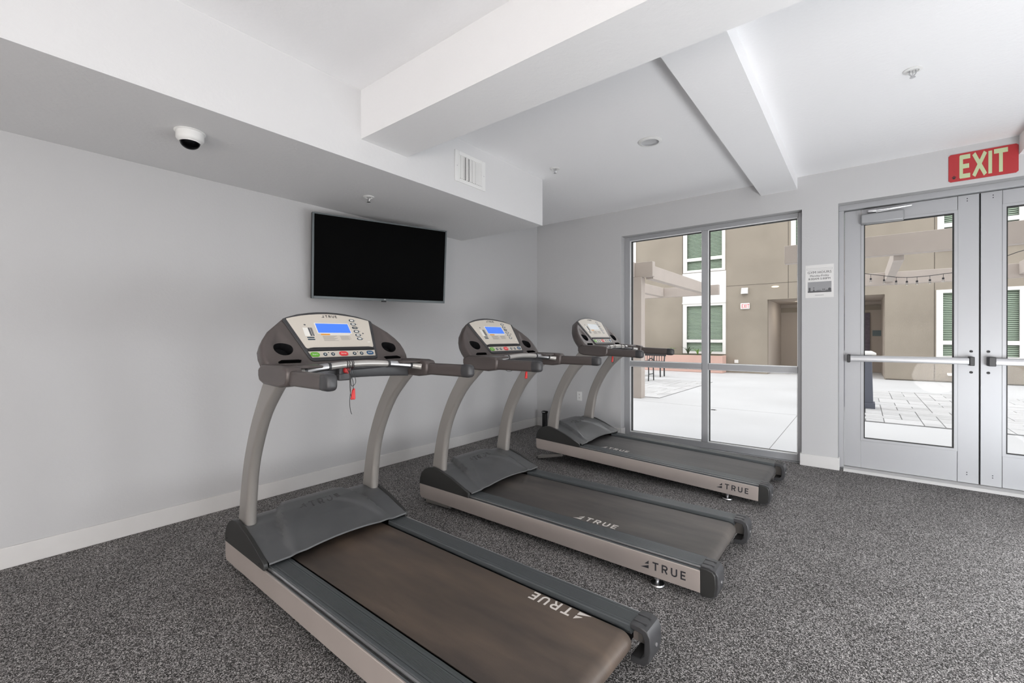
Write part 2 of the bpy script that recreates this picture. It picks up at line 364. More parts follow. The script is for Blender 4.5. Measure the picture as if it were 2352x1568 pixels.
# ------------------------------------------------------------------ doors
fr = MB(); YD = FW+.13
fr.box(-.183, -.142, YD-.03, YD+.10, 0, 2.44).box(1.659, 1.70, YD-.03, YD+.10, 0, 2.44).box(-.183, 1.70, YD-.03, YD+.10, 2.44, 2.492)
tag(fr.build('trim_1', 'aluminium', bevel=.003), 'aluminium frame around the pair of glass doors', 'door frame', kind='structure')
tag(MB().prism([(FW-.005, 0), (FW+.27, 0), (FW+.27, .018), (FW+.03, .018)], 0, -.142, 1.659).build('trim_2', 'trim_paint', smooth=False), 'cream threshold strip under the glass doors', 'threshold', kind='structure')
def door_leaf(name, x0, x1, g0, g1, hinge_left, label):
    r = empty(name, ((x0+x1)/2, YD, 0)); tag(r, label, 'door', kind='structure'); cx = (x0+x1)/2; y0, y1 = .01, .055
    def B(nm, m, a, b, c, d, e, f, bv=.003, par=r): return BX(a-cx, b-cx, c, d, e, f).build(nm, m, par, bevel=bv)
    zb, zt, gb, gt = .022, 2.436, .300, 2.298
    B('stile', 'aluminium', x0, g0-.022, y0, y1, zb, zt, .002); B('stile', 'aluminium', g1+.022, x1, y0, y1, zb, zt, .002)
    B('top_rail', 'aluminium', g0-.0205, g1+.0205, y0+.001, y1, gt+.022, zt, .002); B('bottom_rail', 'aluminium', g0-.0205, g1+.0205, y0+.001, y1, zb, gb-.022, .002)
    bd = MB(); bd.box(g0-.022-cx, g0-cx, y0-.003, y1, gb-.022, gt+.022).box(g1-cx, g1+.022-cx, y0-.003, y1, gb-.022, gt+.022)
    bd.box(g0-cx, g1-cx, y0-.003, y1, gt, gt+.022).box(g0-cx, g1-cx, y0-.003, y1, gb-.022, gb)
    bd.build('glazing_bead', 'aluminium', r, smooth=False)
    p = B('pane', 'clear_glass', g0, g1, .028, .034, gb, gt, 0)
    gk = MB(); t = .008; gk.box(g0-cx, g0+t-cx, .012, .045, gb, gt).box(g1-t-cx, g1-cx, .012, .045, gb, gt).box(g0+t-cx, g1-t-cx, .012, .045, gt-t, gt).box(g0+t-cx, g1-t-cx, .012, .045, gb, gb+t*.6)
    gk.build('gasket', 'gasket', p, smooth=False)
    # push bar
    a, b = (x0+.022, x1-.035) if hinge_left else (x0+.035, x1-.022)
    bar = MB().prism([(-.062, 1.018), (-.066, 1.03), (-.066, 1.062), (-.060, 1.072), (-.012, 1.074), (-.012, 1.016)], 0, a+.022-cx, b-.03-cx).build('push_bar', 'bar_aluminium', r, bevel=.003)
    for (c, d) in ((a, a+.022), (b-.03, b)) if hinge_left else ((a, a+.042), (b-.022, b)):
        BX(c-cx, d-cx, -.072, .01, 1.008, 1.082).build('bar_end', 'black_plastic', bar, bevel=.004)
    lx = x1-.045 if hinge_left else x0+.045
    for z in (1.125, .95):
        s = MB().lathe([(0.0001, -.006), (.010, -.005), (.011, .0), (.011, .012)], (lx-cx, y0-.002, z), 14, 1).build('mounting_bolt', 'bezel_dark', r); MB().box(lx-.007-cx, lx+.007-cx, y0-.010, y0-.006, z-.003, z+.003).build('slot', 'black_matte', s, smooth=False)
    lx = x1-.07 if hinge_left else x0+.07
    for z in (2.405, 2.385, .11, .092): MB().lathe([(.0001, -.001), (.004, -.001), (.004, .004)], (lx-cx, y0, z), 10, 1).build('screw', 'ink', r)
    return r
d1 = door_leaf('door_1', -.138, .754, .006, .606, True, 'glass door leaf with a closer, left of the meeting gap')
d2 = door_leaf('door_2', .763, 1.655, .907, 1.507, False, 'glass door leaf right of the meeting gap, cut by the frame edge')
BX(.750-1.209, .767-1.209, .03, .05, .022, 2.436).build('meeting_seal', 'gasket', d2, smooth=False)
# door closer belongs to door 1
cxd = (-.138+.754)/2
cl = BX(-.018-cxd, .285-cxd, -.055, .012, 2.287, 2.378).build('door_closer', 'closer_grey', d1, bevel=.012, seg=3)
BX(.03-cxd, .10-cxd, -.060, -.02, 2.384, 2.412).build('closer_arm', 'steel', cl, bevel=.008)
MB().tube([(.06-cxd, -.05, 2.398), (.335-cxd, -.035, 2.406)], .0065, 8).build('closer_arm', 'steel', cl); MB().tube([(.09-cxd, -.04, 2.386), (.335-cxd, -.035, 2.404)], .005, 8).build('closer_arm', 'steel', cl)

# ------------------------------------------------------------------ wall and ceiling things
# exit sign
r = tag(empty('exit_sign', (.7505, FW, 2.525)), 'red exit sign with pale green letters above the glass doors', 'exit sign')
pl = [(-.195, .012), (-.183, 0), (.183, 0), (.195, .012), (.195, .213), (.183, .225), (-.183, .225), (-.195, .213)]
MB().prism(pl, 1, -.006, -.0005).build('plate', 'sign_red', r, smooth=False)
lettering('EXIT', 'sign_glow', r, (-.128, -.006, .024), (1, 0, 0), (0, 0, 1), .180, weight=.20, gap=.12, squeeze=.565, thick=.0015)
for sx, x in ((1, .172), (-1, -.172)):
    L, R = stroke([(x-sx*.018, .080), (x, .105), (x-sx*.018, .130)], .005)
    MB().prism([tuple(p) for p in L] + [tuple(p) for p in reversed(R)], 1, -.0072, -.0055).build('chevron', 'sign_red', r, smooth=False)
MB().prism([(-.178, .036), (-.163, .050), (-.148, .036), (-.152, .034), (-.163, .044), (-.174, .034)], 1, -.007, -.0055).build('emblem', 'ink', r, smooth=False)
MB().prism(arc(-.163, .030, .009, .009, 0, 330, 10), 1, -.007, -.0055).build('emblem', 'ink', r, smooth=False)

# gym hours notice
r = tag(empty('gym_hours_notice', (-.3275, FW, 1.622)), 'printed paper notice of opening hours on the pillar', 'notice')
BX(-.112, .112, -.002, -.0004, 0, .314).build('paper_sheet', 'paper', r, smooth=False)
BX(-.065, .055, -.0028, -.002, .287, .305).build('tape', 'ink_grey', r, smooth=False).data.materials[0] = MATS['paper']
mb = MB(); mb.box(-.1, .1, -.0026, -.002, .280, .2815).box(-.1, .1, -.0026, -.002, .266, .2675).box(-.1, -.0985, -.0026, -.002, .266, .2815).box(.0985, .1, -.0026, -.002, .266, .2815); mb.build('header_box', 'ink_grey', r, smooth=False)
RX90 = (rad(90), 0, 0)
for body, z, s, wd, m in (('GYM HOURS', .241, .034, .188, 'ink_dark_grey'), ('Monday-Friday', .209, .026, .150, 'ink_dark_grey'), ('8:00AM-5:00PM', .179, .026, .172, 'ink')):
    font_text('lettering', body, m, r, (0, -.0024, z), RX90, s, wd)
BX(-.092, .094, -.0026, -.002, .050, .152).build('picture', 'ink_grey', r, smooth=False)
mb = MB().box(-.092, .094, -.0032, -.0026, .050, .064).box(-.085, -.070, -.0032, -.0026, .064, .098); mb.prism([(-.052, .064), (-.044, .084), (-.036, .064)], 1, -.0032, -.0026)
mb.box(.024, .032, -.0032, -.0026, .072, .082).box(.036, .044, -.0032, -.0026, .072, .082).box(.05, .092, -.0032, -.0026, .066, .071); mb.prism(arc(.08, .078, .012, .012, 0, 330, 10), 1, -.0032, -.0026)
mb.prism(arc(-.044, .094, .005, .005, 0, 330, 8), 1, -.0032, -.0026); mb.box(-.022, .012, -.0032, -.0026, .068, .072)
mb.build('picture_figures', 'ink_dark_grey', r, smooth=False)
BX(-.035, .035, -.0026, -.002, .022, .026).build('footer_line', 'ink_grey', r, smooth=False)

# wall outlet
r = tag(empty('wall_outlet', (-2.934, FW, .465)), 'white double power outlet on the wall behind the farthest treadmill', 'outlet')
BX(-.038, .038, -.006, -.0004, -.060, .060).build('cover_plate', 'white_plastic', r, bevel=.003)
for z in (-.022, .022):
    s = MB().prism(arc(0, z, .017, .015, 0, 345, 16), 1, -.009, -.006).build('socket', 'white_plastic', r)
    MB().box(-.008, -.005, -.0098, -.009, z-.002, z+.008).box(.005, .008, -.0098, -.009, z-.002, z+.008).box(-.002, .002, -.0098, -.009, z-.010, z-.006).build('slot', 'ink', s, smooth=False)

# television on a swivel bracket
tv = tag(empty('television', (-3.352, 2.401, 1.916), (0, 0, rad(-16.27))), 'large black flat television swivelled out from the left wall', 'television')
TW, TH = 1.208, .698
tl = empty('tv_panel'); bpy.data.objects.remove(tl)
def tilt(mb, a=rad(5.2), roll=rad(.5)):
    M = Matrix.Rotation(roll, 4, 'X') @ Matrix.Rotation(a, 4, 'Y'); mb.v = [tuple(M @ Vector(p)) for p in mb.v]; return mb
# local: +x out of wall (screen normal), +y to the right, +z up
tilt(BX(-.045, 0, -TW/2, TW/2, -TH/2, TH/2)).build('casing', 'black_plastic', tv, bevel=.004)
b_ = MB().box(-.002, .006, -TW/2, -TW/2+.016, -TH/2, TH/2).box(-.002, .006, TW/2-.016, TW/2, -TH/2, TH/2).box(-.002, .006, -TW/2+.016, TW/2-.016, TH/2-.012, TH/2).box(-.002, .006, -TW/2+.016, TW/2-.016, -TH/2, -TH/2+.022)
tilt(b_).build('bezel', 'bezel_grey', tv, bevel=.0015)
tilt(BX(0, .0025, -TW/2+.016, TW/2-.016, -TH/2+.022, TH/2-.012)).build('screen', 'screen_black', tv, smooth=False)
bd = tilt(BX(-.004, .009, -.022, .022, -TH/2-.009, -TH/2+.004)).build('badge', 'black_plastic', tv, bevel=.003)
o = font_text('lettering', 'LG', 'white_plastic', bd, (.0075, .0, -TH/2+.012), (rad(90), 0, rad(90)), .014)
MB().box(-.06, -.045, -.2, .2, -.15, .15).build('mount_plate', 'black_plastic', tv)
MB().tube([(-.055, .0, 0), (-.16, -.10, 0), (-.26, -.02, 0)], .018, 8).build('swivel_arm', 'black_plastic', tv)

# air vent on the soffit face
r = tag(empty('air_vent', (-2.499, 2.61, 2.588)), 'white louvred air vent on the side of the soffit', 'air vent')
BX(.0004, .003, -.135, .135, -.095, .095).build('duct_opening', 'black_matte', r, smooth=False)
f_ = MB().box(.0004, .010, -.176, -.133, -.122, .122).box(.0004, .010, .133, .176, -.122, .122).box(.0004, .010, -.133, .133, .092, .122).box(.0004, .010, -.133, .133, -.122, -.092)
f_.build('vent_frame', 'white_plastic', r, bevel=.003)
sl0 = None
for k in range(14):
    y = -.124 + k*.0191
    if sl0 is None: sl0 = MB().prism([(.004, -.0050), (.012, .0035), (.0125, .0050), (.0045, -.0025)], 2, -.091, .091).build('slat', 'white_plastic', r, smooth=False); o = sl0
    else: o = sl0.copy(); COL.objects.link(o)
    o.location = (0, y, 0); o.rotation_euler = (0, 0, rad([0, 6, -8, -28, 4, -28, 2, -6, 3, -5, 4, 6, 8, -3][k]))
for y in (-.155, .155): MB().lathe([(.0001, .012), (.005, .011), (.005, .009)], (0, y, 0), 10, 0).build('screw', 'steel', r)

# sprinklers
def sprinkler(x, y, z, label):
    r = tag(empty('fire_sprinkler', (x, y, z)), label, 'sprinkler', 'ceiling sprinklers')
    MB().lathe([(.0001, -.0005), (.042, -.0005), (.044, -.004), (.030, -.009), (.027, -.003), (.0001, -.003)], n=28).build('escutcheon', 'white_plastic', r)
    f = MB(); f.tube([(-.013, 0, -.004), (-.015, 0, -.022), (-.004, 0, -.038), (0, 0, -.042)], .003, 6).tube([(.013, 0, -.004), (.015, 0, -.022), (.004, 0, -.038), (0, 0, -.042)], .003, 6)
    f.build('frame_arm', 'chrome', r); MB().tube([(0, 0, -.003), (0, 0, -.038)], .003, 8).build('glass_bulb', 'steel', r)
    MB().lathe([(.0001, -.041), (.013, -.042), (.014, -.044), (.0001, -.046)], n=16).build('deflector', 'chrome', r)
    return r
sprinkler(-2.243, 3.478, CZ, 'sprinkler head on the ceiling right of the soffit vent')
sprinkler(.226, 3.494, CZ, 'sprinkler head on the ceiling in front of the exit sign')
sprinkler(-3.058, 2.043, 2.351, 'sprinkler head under the soffit above the television')
# recessed downlight (off)
r = tag(empty('recessed_downlight', (-1.336, 3.465, CZ)), 'round white recessed ceiling light between the two smaller beams', 'ceiling light')
MB().lathe([(.068, -.0005), (.090, -.0005), (.092, -.004), (.080, -.010), (.068, -.012), (.066, -.002)], n=40).build('trim_ring', 'white_plastic', r)
MB().lathe([(.0001, -.0006), (.066, -.0006), (.0675, -.0100), (.060, -.006), (.04, -.0035), (.0001, -.003)], n=40).build('diffuser', 'bar_aluminium', r)  # darker grey stands in for shading inside the recess
# dome camera
r = tag(empty('security_camera', (-2.85, .80, 2.351)), 'white dome security camera with dark lens under the soffit', 'security camera')
MB().lathe([(.0001, -.0005), (.071, -.0005), (.072, -.004), (.066, -.007), (.0001, -.007)], n=40).build('base_flange', 'white_plastic', r)
MB().lathe([(.0001, -.006), (.063, -.006), (.0635, -.040), (.058, -.050), (.046, -.056), (.0001, -.056)], n=40).build('housing', 'white_plastic', r)
dm = MB().lathe([(.0465, -.055)] + [(.0455*math.cos(rad(a)), -.056-.036*math.sin(rad(a))) for a in range(0, 90, 10)] + [(.0005, -.0925)], n=36).build('dome', 'smoked_dome', r)
MB().lathe([(.0001, -.055), (.040, -.056), (.041, -.060), (.034, -.075), (.018, -.084), (.0001, -.086)], n=24).build('lens_ball', 'black_plastic', dm)
MB().lathe([(.044, -.055), (.049, -.0545), (.049, -.058), (.0445, -.058)], n=36).build('dome_ring', 'white_plastic', r)
# short black stand behind the farthest treadmill
r = tag(empty('black_stand', (-3.44, 5.075, 0)), 'short black upright stand in the corner behind the farthest treadmill', 'stand')
MB().box(-.03, .03, -.022, .022, 0, .195).build('post', 'black_plastic', r, bevel=.004)
MB().box(-.036, .036, -.028, .028, .195, .226).build('cap', 'black_matte', r, bevel=.006); MB().tube([(-.025, -.027, .212), (.025, -.027, .212)], .007, 8).build('pin', 'steel', r)

# ------------------------------------------------------------------ treadmills
FA = Vector((-1.709, 0, 1.341)); FD = Vector((.125, 0, -.153)).normalized(); FN = Vector((-FD.z, 0, FD.x))
def face(v, s, off=0.0):
    p = FA + FD*s + FN*off; return Vector((p.x, v, p.z))
def mirror(half): # half: v>=0 from top centre to bottom centre
    return half + [(-v, s) for v, s in reversed(half) if v > 1e-6]
HALF = [(0, -.060), (.06, -.057), (.11, -.050), (.175, -.036), (.235, -.014), (.262, -.001), (.30, .034), (.35, .080), (.385, .130), (.404, .172), (.410, .215), (.408, .260), (.398, .292), (.37, .300), (.2, .300), (0, .300)]
OUT = mirror(HALF)
def shift(poly, k, c=(0, .13)): return [(c[0]+(v-c[0])*(1-k), c[1]+(s-c[1])*(1-k)) for v, s in poly]
def ell(cv, cs, a, b, n=24): return [(cv+a*math.cos(2*math.pi*k/n), cs+b*math.sin(2*math.pi*k/n)) for k in range(n)]
def inside(p, poly):
    c = False; x, y = p
    for i in range(len(poly)):
        (x1, y1), (x2, y2) = poly[i-1], poly[i]
        if (y1 > y) != (y2 > y) and x < (x2-x1)*(y-y1)/(y2-y1)+x1: c = not c
    return c
def scoop(v, s):
    v = abs(v); t = (s-.070)/(.192-.070)
    if t <= 0 or t > 1.02: return 0
    w_ = .046*min(1, t)**.7; d = abs(v-.305)/max(w_, 1e-4)
    return -.018*t*max(0, 1-d*d)**.6 if d < 1 else 0
def console_housing(parent):
    front = shift(OUT, .03); EL = [ell(sg*.305, .193, .046, .043) for sg in (1, -1)]
    SL = [[(sg*.238, .268), (sg*.252, .264), (sg*.332, .263), (sg*.352, .274), (sg*.350, .284), (sg*.246, .285)] for sg in (1, -1)]
    holes = EL + SL; pts = []; ed = []
    for lp in [front] + holes:
        o = len(pts); pts += lp; ed += [(o+i, o+(i+1) % len(lp)) for i in range(len(lp))]
    for sg in (1, -1):
        for i in range(16):
            for j in range(22):
                p = (sg*(.235+i*.0105), .05+j*.0105)
                if inside(p, shift(OUT, .06)) and not any(inside(p, shift(h, -.12, (sum(a for a, _ in h)/len(h), sum(b for _, b in h)/len(h)))) for h in holes): pts.append(p)
    V, _, F, _, _, _ = geometry.delaunay_2d_cdt([Vector(p) for p in pts], ed, [], 1, 1e-5)
    mb = MB(); tri = []
    for f in F:
        c = (sum(V[i].x for i in f)/len(f), sum(V[i].y for i in f)/len(f))
        if inside(c, front) and not any(inside(c, h) for h in holes): tri.append(tuple(f))
    mb.add([face(p.x, p.y, scoop(p.x, p.y)) for p in V], tri)
    ls = [[face(v, s, 0) for v, s in front], [face(v, s, -.003) for v, s in shift(OUT, .012)], [face(v, s, -.012) for v, s in OUT],
          [face(v, s, -.060) for v, s in OUT], [face(v, s, -.080) for v, s in shift(OUT, .05)], [face(v, s, -.088) for v, s in shift(OUT, .16)]]
    mb.loops(ls, cap0=False)
    o = mb.build('console_housing', 'console_grey', parent, merge=True, angle=45)
    for h in EL:
        b = MB(); c = (sum(a for a, _ in h)/len(h), sum(q for _, q in h)/len(h))
        b.loops([[face(v, s, scoop(v, s)+.0005) for v, s in h], [face(v, s, -.055) for v, s in shift(h, .1, c)], [face(v, s, -.066) for v, s in shift(h, .5, c)]], cap0=False)
        b.build('cup_holder', 'black_matte', parent)
    for h in SL:
        b = MB(); c = (sum(a for a, _ in h)/len(h), sum(q for _, q in h)/len(h))
        b.loops([[face(v, s, .0003) for v, s in h], [face(v, s, -.03) for v, s in shift(h, .08, c)]], cap0=False); b.build('tray_slot', 'black_matte', parent)
    return o
def face_plate(name, poly, m, parent, off, th, bevel=0):
    mb = MB(); mb.loops([[face(v, s, off) for v, s in poly], [face(v, s, off+th) for v, s in poly]]); return mb.build(name, m, parent, bevel=bevel)
def pill(cv, cs, a, b, n=6): return [(cv+sx*(a-b)+b*math.cos(t), cs+b*math.sin(t)) for sx, t0 in ((1, -math.pi/2), (-1, math.pi/2)) for t in [t0+math.pi*k/n for k in range(n+1)]]
def face_text(name, body, m, parent, v, s, size, width=None):
    o = font_text(name, body, m, None, (0, 0, 0), (0, 0, 0), size, width, thick=.0003)
    M = Matrix.Identity(4); M.col[0][:3] = (0, 1, 0); M.col[1][:3] = tuple(-FD); M.col[2][:3] = tuple(FN)
    p = face(v, s, .0105); o.data.transform(M); o.data.transform(Matrix.Translation(p)); o.parent = parent; return o

def profile_z(u):
    P = [(-2.052, .155), (-2.045, .205), (-2.02, .245), (-1.985, .270), (-1.945, .283), (-1.90, .286), (-1.815, .274), (-1.716, .246), (-1.644, .219), (-1.56, .190), (-1.54, .184)]
    for (a, za), (b, zb) in zip(P, P[1:]):
        if a <= u <= b: return za + (zb-za)*(u-a)/(b-a)
    return P[0][1] if u < P[0][0] else P[-1][1]
def sstep(a, b, x): t = max(0, min(1, (x-a)/(b-a))); return t*t*(3-2*t)
def dome(u, v):
    B = [(-2.06, .08), (-1.99, .15), (-1.93, .19), (-1.85, .225), (-1.73, .257), (-1.62, .278), (-1.54, .288)]
    bnd = B[-1][1]
    for (a, x), (b, y) in zip(B, B[1:]):
        if a <= u <= b: bnd = x + (y-x)*(u-a)/(b-a)
    wq = sstep(-1.72, -1.55, u)
    h = .029*((1-wq)*sstep(bnd+.003, bnd-.014, abs(v)) + wq*max(0, 1-(v/.288)**2)**.8)
    h *= sstep(-2.06, -2.0, u)
    ul = -1.845 + .30*(v/.272)**2; h -= .010*sstep(ul, ul+.018, u)*(1-sstep(.20, .28, abs(v)))
    return h

def build_treadmill_base():
    """every part all three machines share; returns list of (object, children)"""
    R = empty('treadmill')
    for sg in (-1, 1):
        # side frame panel
        y0, y1 = (-.411, -.388) if sg < 0 else (.388, .411)
        MB().prism([(-2.050, .070), (-2.036, .053), (-.050, .043), (-.050, .147), (-2.053, .153)], 1, y0, y1).build('side_panel', 'frame_silver', R, bevel=.002)
        # foot rail with fine grooves
        pr = []; vs = []
        top = .1645; x = .385
        prof = [(.405, .120), (.405, .150), (.401, .153), (.396, .153), (.396, .150), (.385, .150), (.385, .160)]
        for gcen in (.3745, .300):
            pass
        z = top; cur = .385; prof.append((.383, top))
        grooves = [.3700, .3060] + [.364-.0042*k for k in range(1, 13)] + [.299-.004*k for k in range(1, 4)]
        for g in sorted(grooves, reverse=True):
            dp = .0035 if abs(g-.37) < 1e-6 or abs(g-.306) < 1e-6 else .0010; hw = .0011 if dp > .002 else .0006
            prof += [(g+hw, top), (g+hw*.4, top-dp), (g-hw*.4, top-dp), (g-hw, top)]
        prof += [(.287, top), (.284, top-.004), (.284, .140), (.30, .120)]
        MB().prism([(sg*v, zz) for v, zz in prof], 0, -1.565, -.050).build('foot_rail', 'rail_grey', R, smooth=False)
        MB().box(-1.56, -.052, min(sg*.386, sg*.3935), max(sg*.386, sg*.3935), .152, .1595).build('trim_strip', 'steel', R, smooth=False)
        MB().box(-1.56, -.052, min(sg*.3965, sg*.4015), max(sg*.3965, sg*.4015), .152, .1550).build('trim_channel', 'black_plastic', R, smooth=False)
        # rear end cap: outer cheek, hooked rim, inner plate
        cheek = [(-.052, .160), (-.018, .162), (.004, .156), (.015, .142), (.018, .09), (.012, .048), (-.004, .036), (-.048, .032)]
        MB().prism(cheek, 1, *(sorted((sg*.412, sg*.398)))).build('end_cap', 'cover_black', R, bevel=.003)
        c_rim = [(-.052, .166), (-.012, .167), (.014, .158), (.026, .138), (.028, .088), (.020, .044), (.002, .026), (-.050, .024), (-.050, .048), (-.012, .050), (.002, .066), (.004, .12), (-.006, .142), (-.052, .148)]
        cap = MB().prism(c_rim, 1, *(sorted((sg*.399, sg*.291)))).build('end_cap_shell', 'bezel_dark', R, bevel=.003)
        for vv in (.318, .362): MB().box(-.050, .004, min(sg*vv, sg*(vv+.006)), max(sg*vv, sg*(vv+.006)), .166, .1690).build('cap_rib', 'bezel_dark', cap, bevel=.001)
        MB().lathe([(.0001, .031), (.007, .031), (.007, .026)], (0, sg*.345, .092), 10, 0).build('cap_screw', 'steel', cap)
        MB().box(-.055, -.004, min(sg*.375, sg*.38), max(sg*.375, sg*.38), .052, .140).build('inner_plate', 'upright_grey', R, smooth=False)
        # side cover
        sc = [(-2.053, .153)] + [(-2.049, .195), (-2.030, .238), (-1.995, .270), (-1.95, .290), (-1.905, .296), (-1.86, .290), (-1.80, .277), (-1.716, .251), (-1.644, .223), (-1.555, .186), (-1.55, .178), (-1.552, .152)]
        cov = MB().prism(sc, 1, *(sorted((sg*.413, sg*.392)))).build('side_cover', 'cover_black', R, bevel=.002)
        for uu, zz in ((-2.02, .175), (-1.60, .172)): MB().lathe([(.0001, sg*.4145), (.004, sg*.4140), (.004, sg*.412)], (uu, 0, zz), 8, 1).build('screw', 'ink', cov)
        # upright
        Fp = catmull([(-1.952, .19), (-1.945, .28), (-1.918, .44), (-1.868, .62), (-1.785, .80), (-1.715, .91), (-1.645, 1.01), (-1.60, 1.06)], 22)
        Rp = catmull([(-1.838, .19), (-1.830, .267), (-1.815, .41), (-1.785, .57), (-1.72, .72), (-1.625, .865), (-1.525, .965), (-1.45, 1.03)], 22)
        va, vb = (-.385, -.330) if sg < 0 else (.348, .403); c = (va+vb)/2; hw = (vb-va)/2; ls = []
        for f, q in zip(Fp, Rp):
            f = Vector((f[0], 0, f[1])); q = Vector((q[0], 0, q[1])); Ld = (q-f).length; d = (q-f)/Ld; r1, r2 = .012, .026; l = []
            for (cx_, cy_, rr, a0) in ((r1, hw-r1, r1, 90), (r1, -(hw-r1), r1, 180), (Ld-r2, -(hw-r2), r2, 270), (Ld-r2, hw-r2, r2, 0)):
                for k in range(6):
                    a = rad(a0+90*k/5); l.append(f + d*(cx_+rr*math.cos(a)) + Vector((0, c+cy_+rr*math.sin(a), 0)))
            ls.append(l)
        MB().loops(ls).build('upright', 'upright_grey', R, angle=60)
        # arm block carrying the handrail
        ablk = [(-1.598, 1.066), (-1.585, 1.040), (-1.54, 1.028), (-1.37, 1.022), (-1.305, 1.032), (-1.292, 1.056), (-1.290, 1.098), (-1.305, 1.113), (-1.34, 1.119), (-1.50, 1.121), (-1.56, 1.119), (-1.598, 1.10)]
        MB().prism(ablk, 1, *(sorted((sg*.420, sg*.348)))).build('arm_block', 'console_grey', R, bevel=.012, seg=3)
        g = MB(); ls = []
        for u_, k in ((-1.33, .96), (-1.30, 1), (-1.03, 1)):
            ls.append([(u_, sg*.385+.0235*k*math.copysign(abs(math.cos(t))**.55, math.cos(t)), 1.066+.033*k*math.copysign(abs(math.sin(t))**.55, math.sin(t))) for t in [2*math.pi*i/24 for i in range(24)]])
        g.loops(ls); grip = g.build('handrail', 'console_grey', R, angle=60)
        ls = []
        for u_, k in ((-1.03, 1.0), (-1.028, 1.05), (-.990, 1.05), (-.978, .96), (-.970, .80), (-.966, .5)):
            ls.append([(u_, sg*.385+.0235*k*math.copysign(abs(math.cos(t))**.55, math.cos(t)), 1.066+.033*k*math.copysign(abs(math.sin(t))**.55, math.sin(t))) for t in [2*math.pi*i/24 for i in range(24)]])
        MB().loops(ls).build('handrail_end', 'bezel_dark', grip, angle=60)
        # levelling foot
        ft = MB().lathe([(.0001, 0.0), (.034, 0.0), (.036, .004), (.034, .010), (.016, .015), (.0001, .016)], (-.262, sg*.388, 0.0), 28).build('levelling_foot', 'chrome', R)
        MB().lathe([(.0001, .015), (.009, .015), (.009, .028), (.014, .029), (.014, .037), (.009, .038), (.009, .05), (.0001, .05)], (-.262, sg*.388, 0), 12).build('threaded_stem', 'chrome', ft)
    # deck and belt
    MB().box(-2.0, -.08, -.386, .386, .052, .112).build('deck', 'black_matte', R, smooth=False)
    rr = .040; uc = -.072; zc = .108
    top = [(-1.66, zc+rr)] + [(uc+rr*math.sin(rad(a)), zc+rr*math.cos(rad(a))) for a in range(0, 181, 15)] + [(-1.66, zc-rr)]
    inn = [(-1.66, zc-rr+.003)] + [(uc+(rr-.003)*math.sin(rad(a)), zc+(rr-.003)*math.cos(rad(a))) for a in range(180, -1, -15)] + [(-1.66, zc+rr-.003)]
    bm_ = MB(); n = len(top); loop = top + inn
    bm_.loops([[(u, v, z) for u, z in loop] for v in [-.263 + .526*k/6 for k in range(7)]])
    belt = bm_.build('running_belt', 'belt_brown', R, angle=50)
    MB().lathe([(.0001, -.285), (.012, -.285), (.012, -.262), (.033, -.262), (.033, .262), (.012, .262), (.012, .285), (.0001, .285)], (uc, 0, zc), 20, 1).build('rear_roller', 'steel', R)
    # motor hood
    NU, NV = 46, 64; ls = []
    for i in range(NU+1):
        u = -2.052 + (2.052-1.54)*(i/NU); ls.append([(u, -.393+.786*j/NV, profile_z(u)+dome(u, -.393+.786*j/NV)) for j in range(NV+1)])
    mb = MB(); mb.loops(ls, False, False, closed=False)
    rear = ls[-1]; mb.loops([rear, [(u+.003, v, z-.007) for u, v, z in rear], [(u-.012, v, z-.012) for u, v, z in rear], [(u-.05, v, z-.012) for u, v, z in rear]], False, False, closed=False)
    fr_ = ls[0]; mb.loops([fr_, [(u, v, .06) for u, v, z in fr_]], False, False, closed=False)
    hood = mb.build('motor_hood', 'hood_grey', R, merge=True, angle=50)
    lettering('TRUE', 'hood_relief', hood, (-1.806, -.125, 0), (0, 1, 0), (-1, 0, 0), .040, weight=.17, gap=.55, mark=True, thick=.001,
              warp=lambda p: (p[0], p[1], profile_z(p[0])+dome(p[0], p[1])+.0004+p[2]))
    # console
    console_housing(R)
    bez = mirror([(0, -.058), (.06, -.055), (.11, -.048), (.175, -.034), (.235, -.012), (.258, .0), (.262, .008), (.258, .022), (.198, .262), (.190, .276), (.176, .281), (0, .281)])
    bz = face_plate('console_bezel', bez, 'bezel_dark', R, -.002, .008, .003)
    cream = mirror([(0, -.041), (.05, -.039), (.107, -.032), (.155, -.024), (.205, -.011), (.240, .0), (.241, .006), (.197, .192), (.192, .199), (.185, .201), (0, .201)])
    cp = face_plate('display_panel', cream, 'console_panel', R, .004, .004, .001)
    lip = [(-.192, .211), (-.182, .203), (-.160, .199), (.160, .199), (.182, .203), (.192, .211), (.188, .217), (-.188, .217)]
    face_plate('reading_ledge', lip, 'black_plastic', R, .004, .009, .002)
    strip = [(-.193, .221), (.193, .221), (.183, .261), (-.183, .261)]
    sp = face_plate('key_strip', strip, 'console_panel', R, .004, .0035, .001)
    sf = face_plate('screen_surround', [(-.103, .027), (.097, .027), (.096, .102), (-.104, .102)], 'label_white', R, .0078, .0008)
    scr = face_plate('screen', [(-.098, .032), (.092, .032), (.091, .097), (-.099, .097)], 'lcd_blue', sf, .0084, .0008)
    lettering('TRUE', 'ink', cp, face(-.047, -.014, .0081), (0, 1, 0), tuple(-FD), .017, weight=.20, gap=.42, mark=True, thick=.0004)
    for k in range(6):
        b = face_plate('program_key', pill(.130, .003+.0274*k, .0175, .0085), 'key_navy', cp, .008, .0012); face_plate('key_symbol', pill(.130, .003+.0274*k, .011, .0045), 'label_white' if k != 2 else 'print_grey', b, .0092, .0003)
        face_plate('program_mark', ell(.154, .002+.0274*k, .0018, .0018, 8), 'ink', cp, .0079, .0003)
